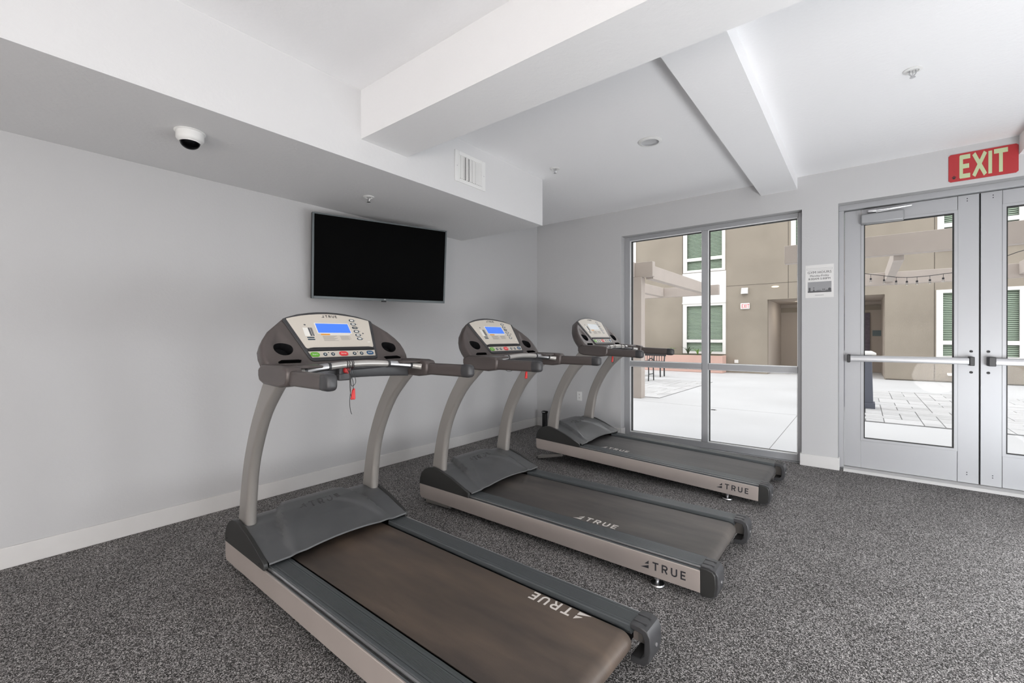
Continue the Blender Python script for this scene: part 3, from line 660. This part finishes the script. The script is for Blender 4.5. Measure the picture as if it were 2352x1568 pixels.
    for cv, cs, a, b_, m, tx in ((-.164, .243, .0245, .0155, 'key_green', 'Start'), (-.006, .242, .026, .0155, 'key_red', 'Stop'), (.155, .241, .022, .0135, 'key_blue', 'Enter')):
        q = face_plate('large_key', pill(cv, cs, a, b_), m, sp, .0075, .0022, .0008)
        face_text('lettering', tx, 'label_white', q, cv, cs, .012, a*1.15)
    for cv in (-.110, -.067, .058, .101):
        q = face_plate('round_key', ell(cv, .243, .0105, .0105, 18), 'key_navy', sp, .0075, .0015); face_plate('key_symbol', ell(cv, .243, .005, .005, 4), 'label_white', q, .009, .0003)
    for cv in (-.089, .080): face_plate('printed_mark', ell(cv, .232, .004, .003, 5), 'ink', sp, .0075, .0003)
    # printed table and warning text
    t_ = face_plate('printed_table', [(-.175, .062), (-.125, .062), (-.122, .119), (-.177, .120)], 'label_white', cp, .0079, .0003)
    mb = MB()
    for (a, b_) in ((-.148, -.138), (-.136, -.130), (-.129, -.125)): mb.loops([[face(v, s, .0083) for v, s in ((a, .062), (b_, .062), (b_, .119), (a, .119))], [face(v, s, .0085) for v, s in ((a, .062), (b_, .062), (b_, .119), (a, .119))]])
    mb.build('table_column', 'ink_dark_grey', t_, smooth=False)
    for s in (.130, .143): face_plate('small_key', pill(-.151, s, .020, .0038), 'key_navy', cp, .0079, .0008)
    face_plate('heart_mark', ell(-.157, .042, .006, .005, 7), 'ink_dark_grey', cp, .0079, .0003)
    face_plate('warning_label', [(-.089, .104), (-.038, .104), (-.038, .113), (-.089, .113)], 'label_orange', cp, .0079, .0003)
    face_plate('warning_label', [(-.037, .105), (.082, .105), (.082, .112), (-.037, .112)], 'label_white', cp, .0079, .0003)
    mb = MB()
    for k in range(7):
        for (a, b_) in ((-.084, -.002-.010*(k % 3)), (.016, .078-.012*(k % 2))):
            if a > 0 and k > 5: continue
            s = .119+.0052*k; mb.loops([[face(v, q, .0079) for v, q in ((a, s), (b_, s), (b_, s+.0026), (a, s+.0026))], [face(v, q, .0082) for v, q in ((a, s), (b_, s), (b_, s+.0026), (a, s+.0026))]])
    mb.build('printed_text', 'print_grey', cp, smooth=False)
    face_plate('printed_mark', ell(.166, .100, .006, .005, 6), 'ink_dark_grey', cp, .0079, .0003); face_plate('printed_mark', pill(.180, .163, .009, .002), 'label_white', cp, .0079, .0003)
    # lower cross beam, key socket and crossbar
    ls = []
    for k in range(13):
        v = -.350+.70*k/12; b = 1-(v/.35)**2; u = -1.475-.02*b; z0 = 1.022+.012*b; z1 = 1.075+.020*b
        ls.append([(u, v, z0), (u+.012, v, z0-.002), (u+.018, v, z0+.008), (u+.016, v, z1-.004), (u+.004, v, z1), (u-.05, v, z1+.03), (u-.06, v, z0+.02)])
    MB().loops(ls).build('cross_beam', 'bezel_dark', R, angle=50)
    ls = []
    for v in (-.36, .36): ls.append([(-1.60, v, 1.045), (-1.50, v, 1.045), (-1.468, v, 1.085), (-1.485, v, 1.100), (-1.515, v, 1.106), (-1.60, v, 1.06)])
    MB().loops(ls).build('lower_shelf', 'bezel_dark', R, bevel=.004)
    MB().box(-1.475, -1.443, -.092, -.022, 1.024, 1.098).build('key_socket', 'bezel_dark', R, bevel=.006, seg=3)
    path = catmull([(-1.335, -.352, 1.078), (-1.372, -.315, 1.086), (-1.398, -.216, 1.098), (-1.405, -.10, 1.107), (-1.405, 0, 1.110), (-1.405, .10, 1.107), (-1.398, .216, 1.098), (-1.372, .315, 1.086), (-1.335, .352, 1.078)], 41)
    bar = MB().tube(path, .0165, 14).build('crossbar', 'bar_silver', R)
    for sg in (-1, 1):
        seg = [p for p in path if .165 <= sg*p[1] <= .305]
        up_ = MB(); lo_ = MB()
        for mb2, a0, a1 in ((up_, -25, 155), (lo_, 160, 330)):
            ls = []
            for p in seg: ls.append([(p[0]+.0185*math.cos(rad(a0+(a1-a0)*k/8)), p[1], p[2]+.0185*math.sin(rad(a0+(a1-a0)*k/8))) for k in range(9)])
            mb2.loops(ls, True, True)
        up_.build('pulse_sensor', 'chrome', bar); lo_.build('sensor_shell', 'bezel_dark', bar)
        for e in (seg[0], seg[-1]): MB().lathe([(.0001, -.006), (.0205, -.006), (.0205, .006), (.0001, .006)], e, 18, 1).build('sensor_collar', 'bezel_dark', bar)
        MB().prism([(-1.53, 1.092), (-1.40, 1.098), (-1.345, 1.102), (-1.345, 1.113), (-1.40, 1.118), (-1.51, 1.114)], 1, *sorted((sg*.225, sg*.40))).build('side_tray', 'console_grey', R, bevel=.006, seg=3)
    return R
def copy_tree(o, parent=None):
    c = o.copy(); COL.objects.link(c); c.parent = parent
    for ch in list(o.children): copy_tree(ch, c)
    return c
def child(root, name):
    for c in root.children:
        if c.name.split('.')[0] == name: return c
def incline_leg(R, tip):
    leg = MB(); piv = Vector((-1.755, 0, .035)); tip = Vector(tip)
    for v in (-.365,):
        d = (tip-piv).normalized(); n = Vector((-d.z, 0, d.x))
        A = [piv+n*.014, piv-n*.014, tip-n*.016-d*.01, tip-n*.011+d*.012, tip+d*.018, tip+n*.011+d*.012, tip+n*.016-d*.01]
        leg.prism([(p.x, p.z) for p in A], 1, -.385, -.335)
    o = leg.build('incline_leg', 'upright_grey', R, bevel=.004)
    MB().lathe([(.0001, -.388), (.007, -.388), (.007, -.333), (.0001, -.333)], (tip.x, 0, tip.z), 12, 1).build('pivot_pin', 'black_plastic', o)
    MB().lathe([(.0001, -.390), (.011, -.390), (.011, -.330), (.0001, -.330)], (piv.x, 0, piv.z), 12, 1).build('pivot_pin', 'chrome', o)
TG = 'treadmills in a row facing the television wall'
POSE = [(-.639, 1.289, -.0179, -.0043, .004), (-.550, 2.591, .0035, 0, 0), (-.550, 4.075, -.0066, .0343, -.003)]
TL = ['nearest treadmill, brown worn belt, cord looped round its handlebar', 'middle treadmill of the row, blue screen lit, between the other two', 'farthest treadmill beside the tall window, front end raised, screen washed pale by painted glare']
T1 = build_treadmill_base()
T2 = copy_tree(T1); T3 = copy_tree(T1); TM = [T1, T2, T3]
for t, p, l in zip(TM, POSE, TL):
    t.location = (p[0], p[1], p[4]); t.rotation_euler = (0, p[3], p[2]); tag(t, l, 'treadmill', TG)
def belt_text(t, o, xd, yd, h=.052):
    lettering('TRUE', 'belt_logo', child(t, 'running_belt'), o, xd, yd, h, weight=.17, gap=.36, mark=True, thick=.0006)
belt_text(T1, (-.196, .258, .1481), (-1, 0, 0), (0, -1, 0)); belt_text(T2, (-.834, -.240, .1481), (1, 0, 0), (0, 1, 0)); belt_text(T3, (-1.425, -.232, .1481), (1, 0, 0), (0, 1, 0))
for t in TM:
    sp_ = [c for c in t.children if c.name.startswith('side_panel') and c.data.vertices[0].co.y < 0][0]
    lettering('TRUE', 'ink', sp_, (-.338, -.4112, .079), (1, 0, 0), (0, 0, 1), .0395, weight=.17, gap=.42, mark=True, thick=.0006, squeeze=1.02)
for t, m in ((T2, 'belt_grey'), (T3, 'belt_dark')):
    b = child(t, 'running_belt'); b.material_slots[0].link = 'OBJECT'; b.material_slots[0].material = MATS[m]
s3 = child(child(T3, 'screen_surround'), 'screen'); s3.material_slots[0].link = 'OBJECT'; s3.material_slots[0].material = MATS['lcd_glare']
incline_leg(T1, (-2.02, 0, .026)); incline_leg(T2, (-2.02, 0, .026)); incline_leg(T3, (-2.05, 0, -.045))
# safety keys with cords hang from the consoles
def lanyard(t, label, key, clip, cords, loops=()):
    r = empty('safety_lanyard', t.location, t.rotation_euler); tag(r, label, 'safety key', 'red safety keys hanging from the treadmills')
    if key: MB().lathe([(.0001, .006), (.014, .006), (.017, .003), (.017, -.010), (.0001, -.010)], key, 20, 0).build('key', 'red_plastic', r)
    c = Vector(clip)
    k = MB().prism([(c.y-.008, c.z-.026), (c.y+.004, c.z-.030), (c.y+.009, c.z-.024), (c.y+.007, c.z+.028), (c.y-.003, c.z+.028)], 0, c.x-.006, c.x+.006).build('clip', 'red_plastic', r, bevel=.003)
    MB().prism([(c.y-.016, c.z-.026), (c.y-.008, c.z-.030), (c.y-.001, c.z+.020), (c.y-.006, c.z+.022)], 0, c.x-.005, c.x+.004).build('clip_jaw', 'red_plastic', k, bevel=.002)
    mb = MB()
    for pth in cords: mb.tube(catmull(pth, 24), .0016, 6)
    for v in loops:
        p = (-1.405, v, 1.107); mb.tube([(p[0]+.0185*math.cos(a), p[1]+.008*math.sin(a*.5), p[2]+.0185*math.sin(a)) for a in [2*math.pi*i/18 for i in range(19)]], .0018, 6)
    mb.build('cord', 'black_plastic', r)
lanyard(T1, 'red safety key and clip on black cord, nearest treadmill', (-1.436, -.054, 1.076), (-1.395, -.042, .957),
        [[(-1.42, -.054, 1.075), (-1.39, -.050, 1.03), (-1.39, -.046, .99), (-1.395, -.042, .97)], [(-1.40, -.075, 1.09), (-1.385, -.066, 1.05), (-1.385, -.058, 1.0), (-1.385, -.035, 1.02), (-1.40, -.045, 1.09)],
         [(-1.40, -.066, 1.09), (-1.39, -.060, 1.0), (-1.39, -.066, .93), (-1.395, -.060, .88), (-1.395, -.052, .855)], [(-1.40, -.06, 1.09), (-1.39, -.064, .98), (-1.395, -.052, .935), (-1.395, -.048, .93)],
         [(-1.42, -.06, 1.065), (-1.44, -.16, 1.045), (-1.45, -.24, 1.03)]], loops=(-.078, -.066, -.052, -.044))
lanyard(T2, 'red safety clip hanging under the middle treadmill console', None, (-1.40, .048, .967), [[(-1.44, .05, 1.05), (-1.41, .05, 1.01), (-1.40, .048, .99)], [(-1.46, -.17, 1.04), (-1.44, -.12, 1.0), (-1.44, -.05, 1.01), (-1.46, -.03, 1.04)]])
lanyard(T3, 'small red safety clip under the farthest treadmill console', None, (-1.40, -.085, .985), [[(-1.44, -.085, 1.05), (-1.41, -.085, 1.02), (-1.40, -.085, 1.0)], [(-1.41, -.07, 1.03), (-1.40, -.045, .985), (-1.40, -.065, .945), (-1.40, -.09, .955)]], loops=(-.08, -.05, .09))

# ------------------------------------------------------------------ outdoors: patio, facade, pergolas
patio = tag(BX(-16, 16, FW+.06, 24, -.15, -.004).build('patio_slab', 'concrete', smooth=False), 'pale concrete courtyard slab outside the gym windows', 'patio', kind='structure')
tag(BX(RX+.2, 16, -14, FW+.06, -.15, -.004).build('side_walkway', 'concrete', smooth=False), 'pale concrete walkway outside the side windows', 'walkway', kind='structure')
mb = MB()
for x in (-.82, 1.58): mb.box(x-.004, x+.004, 5.45, 8.4 if x < 0 else 17, -.0042, -.0036)
mb.box(-16, 16, 8.385, 8.395, -.0042, -.0036)
mb.build('control_joint', 'grout', patio, smooth=False)
PV = {}
def pavers(x0, nx, y0, ny, c=.215):
    occ = set(); MB().box(x0, x0+nx*c, y0, y0+ny*c, -.0042, .0005).build('paver_bed', 'grout', patio, smooth=False)
    for j in range(ny):
        for i in range(nx):
            if (i, j) in occ: continue
            for (a, b) in random.sample([(1, 1), (2, 1), (1, 2), (2, 2), (3, 1), (2, 1)], 6) + [(1, 1)]:
                cells = [(i+p, j+q) for p in range(a) for q in range(b)]
                if all(p < nx and q < ny and (p, q) not in occ for p, q in cells): break
            occ.update(cells); k = (a, b, random.randint(0, 1))
            if k not in PV:
                o = BX(.006, a*c-.006, .006, b*c-.006, 0, .008).build('paver', 'paver_a' if k[2] else 'paver_b', patio, smooth=False); PV[k] = o.data
            else: o = bpy.data.objects.new('paver', PV[k]); COL.objects.link(o); o.parent = patio
            o.location = (x0+i*c, y0+j*c, random.uniform(0, .002))
pavers(-.40, 17, 8.4, 23); pavers(-5.4, 10, 8.95, 19)
tag(BX(LW-6, RX+.2, BY-.2, FW+.25, CZ+.15, 8.5).build('wall_upper', 'stucco_brown', smooth=False), 'upper storeys of the building above the gym ceiling', 'wall', kind='structure')
tag(BX(LW-6, LW-.2, BY-.2, FW+.25, -.15, CZ+.15).build('wall_outer', 'stucco_brown', smooth=False), 'outside wall of the building beyond the television wall', 'wall', kind='structure')
# drain cover
r = tag(empty('drain_cover', (-2.01, 8.1, -.004)), 'small round floor drain in the concrete courtyard', 'drain')
MB().lathe([(.0001, 0), (.055, 0), (.055, .003), (.0001, .003)], n=24).build('rim', 'steel', r)
mb = MB(); [mb.box(-.035, .035, -.034+.014*k, -.028+.014*k, .003, .0045) for k in range(5)]; mb.build('grate_slots', 'black_matte', r, smooth=False)

FY = 17.0
bld = tag(empty('apartment_building', (0, FY, 0)), 'brown stucco apartment building across the courtyard with white windows', 'building')
NICHE = (-2.52, .5, 0, 2.5)
# windows: (x0,x1,z0,z1,zsplit)
WN = [(-5.18, -3.88, .70, 2.40, 1.10, 1), (-5.17, -3.90, 3.68, 5.6, 4.09, 1), (1.70, 3.18, .70, 2.48, 1.09, 0), (1.72, 3.17, 3.68, 5.6, 4.32, 0), (-1.74, -.2, 3.9, 5.6, 4.1, 0), (5.2, 6.6, .7, 2.48, 1.09, 0), (-8.6, -7.2, .7, 2.4, 1.1, 0), (-8.6, -7.2, 3.68, 5.6, 4.09, 0)]
wl = holes_boxes(MB(), -14, 14, 0, 6.6, 0, .25, [NICHE] + [q[:4] for q in WN]); wl.build('wall', 'stucco_brown', bld, smooth=False)
MB().box(-14, 14, .26, .30, 3.2, 6.6).build('wall_lining', 'corridor_paint', bld, smooth=False)
mb = MB().box(-3.78, 14, -.002, .0, 3.03, 3.045)
for x, a, b in ((-1.92, 2.52, 6.6), (1.56, .0, 6.6)): mb.box(x-.008, x+.008, -.002, 0, a, b)
mb.box(-5.31, -5.295, -.003, 0, .6, 6.6); mb.build('wall_joint', 'stucco_joint', bld, smooth=False)
MB().box(.52, 14, -.012, 0, .0, .03).build('base_flashing', 'stucco_joint', bld, smooth=False)
MB().box(-5.30, -3.80, -.02, .0, 2.50, 3.60).build('white_panel', 'white_trim', bld, bevel=.004)
MB().box(-5.30, -3.80, -.06, .0, 2.47, 2.52).build('panel_sill', 'white_trim', bld, smooth=False)
for i, (x0, x1, z0, z1, zs, pan) in enumerate(WN):
    f = MB(); t = .075; f.box(x0-t*1.4, x0+.03, -.03, .06, z0-.06, z1+.07).box(x1-.03, x1+t, -.03, .06, z0-.06, z1+.07).box(x0+.03, x1-.03, -.03, .06, z1-.02, z1+.07).box(x0+.03, x1-.03, -.03, .06, z0-.06, z0+.02)
    xm = (x0+x1)/2; f.box(x0+.03, x1-.03, -.028, .06, zs-.055, zs+.055).box(xm-.035, xm+.035, -.026, .06, zs+.055, z1-.02)
    wn = f.build('window', 'white_trim', bld, smooth=False)
    for (a, b, c, d) in ((x0+.03, xm-.035, zs+.055, z1-.02), (xm+.035, x1-.03, zs+.055, z1-.02), (x0+.03, x1-.03, z0+.02, zs-.055)):
        MB().box(a, b, .02, .026, c, d).build('pane', 'tree_reflection_glass', wn, smooth=False)
    mb = MB(); z = z0+.03
    while z < z1-.03:
        mb.add([(x0+.03, .070, z), (x1-.03, .070, z), (x1-.03, .096, z+.034), (x0+.03, .096, z+.034)], [(0, 1, 2, 3)]); z += .050
    bl = mb.build('blind', 'blind_slat', wn, smooth=False); bl['kind'] = 'stuff'
    MB().box(x0, x1, .16, .17, z0, z1).build('room_behind', 'blind_back', wn, smooth=False)
# corridor niche
mb = MB().box(-2.72, -2.52, .25, 3.2, 0, 2.5).box(.5, .7, .25, 3.2, 0, 2.5).box(-2.72, .7, 3.2, 3.4, 0, 2.7).box(-2.72, .7, .25, 3.2, 2.5, 2.7); mb.build('corridor_walls', 'corridor_paint', bld, smooth=False)
MB().box(-2.52, .5, 3.17, 3.2, 2.2, 2.38).build('corridor_band', 'stucco_brown', bld, smooth=False)
dr = MB().box(-.75, .19, 3.15, 3.2, 0, 2.1).build('corridor_door', 'door_purple', bld, smooth=False)
MB().box(.26, .52, 3.18, 3.2, 1.28, 1.48).build('plaque', 'plaque', bld, bevel=.004)
MB().box(-3.52, -3.40, -.05, 0, .34, .45).build('utility_box', 'white_trim', bld, bevel=.005)
cl_ = MB().lathe([(.0001, 2.46), (.16, 2.46), (.17, 2.499), (.0001, 2.499)], (-1.6, 1.5, 0), 24).build('corridor_fill_lamp', 'corridor_fill', bld)  # lamp added to lighten the dim corridor
# things mounted on the facade
r = tag(empty('courtyard_exit_sign', (-3.19, FY, 2.31)), 'small white exit sign with red letters on the brown stucco wall', 'exit sign')
BX(-.145, .145, -.05, -.0005, -.105, .105).build('case', 'white_trim', r, bevel=.03)
lettering('EXIT', 'exit_red', r, (-.10, -.051, -.065), (1, 0, 0), (0, 0, 1), .13, weight=.16, gap=.18, squeeze=.66, thick=.001)
r = tag(empty('wall_light', (-3.20, FY, 2.73)), 'small white wedge wall light above the courtyard exit sign', 'wall light')
MB().prism([(-.001, 0), (-.001, .21), (-.05, .21), (-.15, 0)], 0, -.10, .10).build('shade', 'white_trim', r, bevel=.004); MB().box(-.085, .085, -.13, -.02, -.006, .0).build('lens', 'stucco_joint', r, smooth=False)
r = tag(empty('wall_lamp', (-2.29, FY, 2.92)), 'flat glowing oval lamp on the stucco above the corridor', 'wall lamp')
MB().lathe([(.0001, -.02), (.10, -.02), (.11, -.0005), (.0001, -.0005)], n=24, axis=1).build('lens', 'lamp_warm', r); 
for v in r.children[0].data.vertices: v.co.z *= .26
r = tag(empty('downspout', (1.93, FY, .24)), 'small white water spout low on the stucco wall', 'spout')
MB().prism([(-.001, .02), (-.16, -.03), (-.17, -.05), (-.001, -.02)], 0, -.12, .12).build('spout', 'white_trim', r, bevel=.01)
# planter
pl_ = tag(empty('garden_planter', (-5.4, 16.4, 0)), 'low pink stucco planter under the courtyard window', 'planter')
MB().box(-2.2, 1.62, 0, .55, 0, .60).build('planter_wall', 'planter_pink', pl_, bevel=.01); MB().box(-2.15, 1.57, .06, .5, .60, .61).build('soil', 'leaf_dark', pl_, smooth=False)
def plant(x, y, z, n, h, m, label, sp=.5):
    r = tag(empty('grassy_plant', (x, y, z)), label, 'plant', 'plants in the courtyard planter')
    for k in range(n):
        a = 2*math.pi*k/n + random.uniform(-.3, .3); l = h*random.uniform(.7, 1.1); q = sp*random.uniform(.5, 1.2); mb = MB(); c, s = math.cos(a), math.sin(a)
        P = [(0, 0), (q*.25*h, l*.55), (q*.6*h, l*.9), (q*1.0*h, l)]; W_ = [.010, .014, .009, .001]; vs = []
        for (d, zz), w_ in zip(P, W_): vs += [(d*c-w_*s, d*s+w_*c, zz), (d*c+w_*s, d*s-w_*c, zz), (d*c, d*s, zz-.004)]
        mb.add(vs, [(3*i, 3*i+1, 3*i+4, 3*i+3) for i in range(3)] + [(3*i+1, 3*i+2, 3*i+5, 3*i+4) for i in range(3)] + [(3*i+2, 3*i, 3*i+3, 3*i+5) for i in range(3)]); mb.build('leaf', m, r)
for args in ((-6.75, 16.6, .617, 12, .45, 'leaf', 'bright green spiky plant at the left end of the planter', .35), (-5.55, 16.55, .617, 9, .28, 'leaf', 'thin green plant left of the white window post', .7), (-4.95, 16.5, .617, 12, .26, 'leaf_dark', 'dark spreading plant under the middle of the lower window', .9), (-4.62, 16.5, .617, 8, .22, 'leaf', 'small green plant right of the dark spreading one', .9), (-4.2, 16.5, .617, 12, .16, 'leaf', 'low green plant near the right end of the planter', .8)): plant(*args)
# pergolas
def pergola(label, parts):
    r = tag(empty('pergola', parts[0][1]), label, 'pergola'); o = Vector(parts[0][1])
    for nm, _, b in parts: BX(b[0]-o.x, b[1]-o.x, b[2]-o.y, b[3]-o.y, b[4]-o.z, b[5]-o.z).build(nm, 'pergola_paint', r, bevel=.006)
    return r
pergola('taupe timber pergola corner with a square post, seen through the left pane', [
    ('post', (-3.60, 8.78, -.004), (-3.72, -3.535, 8.70, 8.90, -.004, 2.47)), ('beam', 0, (-6.5, -3.31, 8.72, 8.86, 2.47, 2.77)), ('rafter_tail', 0, (-3.84, -3.68, 8.42, 8.718, 2.47, 2.78)),
    ('rafter', 0, (-3.50, -3.35, 8.862, 12.998, 2.43, 2.70)), ('rafter', 0, (-4.75, -4.60, 8.862, 12.998, 2.43, 2.69)), ('beam', 0, (-7.4, -3.10, 13.0, 13.14, 2.41, 2.68)), ('post', 0, (-6.3, -6.1, 12.97, 13.17, -.004, 2.409))])
pergola('taupe timber pergola over the pavers, seen through the glass doors', [
    ('beam', (1.6, 8.77, 0), (-1.04, 5.2, 8.70, 8.86, 2.475, 2.775)), ('rafter', 0, (.36, .485, 8.862, 12.198, 2.40, 2.63)), ('rafter', 0, (2.25, 2.38, 8.862, 12.198, 2.40, 2.63)), ('rafter', 0, (4.2, 4.33, 8.862, 12.198, 2.40, 2.63)), ('beam', 0, (-1.0, 5.2, 12.2, 12.34, 2.345, 2.605)),
    ('post', 0, (-.95, -.75, 12.17, 12.37, -.004, 2.344)), ('post', 0, (4.9, 5.1, 8.68, 8.88, -.004, 2.474)), ('post', 0, (4.9, 5.1, 12.17, 12.37, -.004, 2.344))])
# string lights under the pergola
sl = tag(empty('string_lights', (.5, 9.5, 2.2)), 'black string of bare bulbs sagging under the door-side pergola', 'string lights')
ck = catmull([(-1.2, .0, .36), (-.72, 0, .17), (-.4, 0, .09), (-.23, 0, .05), (-.08, 0, .015), (.05, 0, 0), (.17, 0, -.002), (.32, 0, .004), (.47, 0, .02), (.65, 0, .04), (.95, 0, .14), (1.35, 0, .30), (1.9, 0, .38)], 40)
MB().tube(ck, .005, 6).build('cable', 'black_plastic', sl)
def cz(x):
    return min(ck, key=lambda p: abs(p[0]-x))[2]
for x in (-.86, -.63, -.40, -.23, -.08, .05, .17, .32, .47, .72, 1.13, 1.40):
    z = cz(x); s = MB().tube([(x, 0, z), (x, 0, z-.055)], .003, 5).lathe([(.0001, -.055), (.013, -.056), (.015, -.085), (.0001, -.086)], (x, 0, z), 10).build('socket', 'bulb_socket', sl)
    MB().lathe([(.0001, -.086), (.010, -.088), (.017, -.105), (.014, -.12), (.0001, -.127)], (x, 0, z), 12).build('bulb', 'bulb_glass', s)
# grey pedestal counter
r = tag(empty('counter_pedestal', (-.18, 9.98, 0)), 'slate grey tapered pedestal with a white top in the courtyard', 'pedestal')
MB().loops([[(x, y, z) for x, y in ((-.32+k, -.13+k*.3), (.32-k, -.13+k*.3), (.32-k, .13), (-.32+k, .13))] for k, z in ((0, .10), (.02, .93))]).build('body', 'pedestal_grey', r, bevel=.006)
BX(-.345, .345, -.155, .15, .009, .105).build('plinth', 'pedestal_grey', r, bevel=.006)
MB().loops([[(x, y, z) for x, y in ((-.36, -.17), (.36, -.17), (.36, .16), (-.36, .16))] for z in (.935, .965)] + [[(x, y, 1.0) for x, y in ((-.30, -.11), (.30, -.11), (.30, .11), (-.30, .11))]]).build('top', 'white_trim', r, bevel=.004)
# metal chair behind the post, slatted bench farther back
r = tag(empty('garden_chair', (-4.95, 12.25, 0)), 'dark metal garden chair behind the pergola post', 'chair')
for sx in (-.24, .24):
    MB().tube(catmull([(sx, -.15, 0), (sx, -.12, .25), (sx, -.14, .58), (sx, .05, .64), (sx, .2, .60)], 14), .018, 6).build('front_leg', 'bench_metal', r)
    MB().tube([(sx, .25, 0), (sx, .22, .43), (sx, .28, .70)], .018, 6).build('rear_leg', 'bench_metal', r); MB().tube([(sx, -.13, .20), (sx, .24, .20)], .012, 6).build('stretcher', 'bench_metal', r)
for k in range(5): MB().box(-.24, .24, -.12+.07*k, -.08+.07*k, .41, .43).build('seat_slat', 'bench_metal', r)
r = tag(empty('garden_bench', (-5.75, 14.0, 0)), 'long dark metal bench with barred back near the planter', 'bench')
for sx in (-.8, .8): MB().tube(catmull([(sx, -.30, 0), (sx, -.28, .40), (sx, .0, .42), (sx, .05, .0)], 14), .022, 6).build('leg', 'bench_metal', r); MB().tube([(sx, .02, .40), (sx, .10, .70)], .022, 6).build('back_post', 'bench_metal', r)
for k in range(5): MB().box(-.82, .82, -.28+.065*k, -.235+.065*k, .42, .44).build('seat_slat', 'bench_metal', r)
for k in range(21): MB().box(-.80+.079*k, -.785+.079*k, .065, .08, .47, .66).build('back_bar', 'bench_metal', r)
MB().box(-.84, .84, .06, .11, .64, .72).build('top_rail', 'bench_metal', r, bevel=.005); MB().box(-.82, .82, .045, .07, .45, .48).build('lower_rail', 'bench_metal', r)

# ------------------------------------------------------------------ added unseen fill globes that brighten the gym
def fill_lamp(x, y, label, m='fill_warm', z=1.25, R_=.25):
    r = tag(empty('added_fill_lamp', (x, y, 0)), label, 'added fill lamp', 'added fill globes in the unseen half of the gym')
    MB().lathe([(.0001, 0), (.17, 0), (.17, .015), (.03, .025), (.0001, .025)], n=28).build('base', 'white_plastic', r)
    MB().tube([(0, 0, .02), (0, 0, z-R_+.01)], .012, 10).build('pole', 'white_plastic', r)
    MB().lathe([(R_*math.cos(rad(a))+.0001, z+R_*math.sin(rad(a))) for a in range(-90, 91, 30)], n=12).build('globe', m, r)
for (x, y, z, m), l in zip(((1.2, -2.2, .44, 'fill_warm'), (-.6, -3.7, .44, 'fill_warm'), (3.2, -3.2, .44, 'fill_warm'), (1.7, .4, .44, 'fill_cool'), (1.4, 2.0, .44, 'fill_cool'), (1.55, 3.5, .44, 'fill_cool')),
    ('added fill globe behind the camera', 'added fill globe by the near wall below the soffit', 'added fill globe in the near corner by the side windows', 'added fill globe right of the camera', 'added fill globe between the side windows and the doors', 'added fill globe closest to the end wall')):
    fill_lamp(x, y, l, m, z, .38)
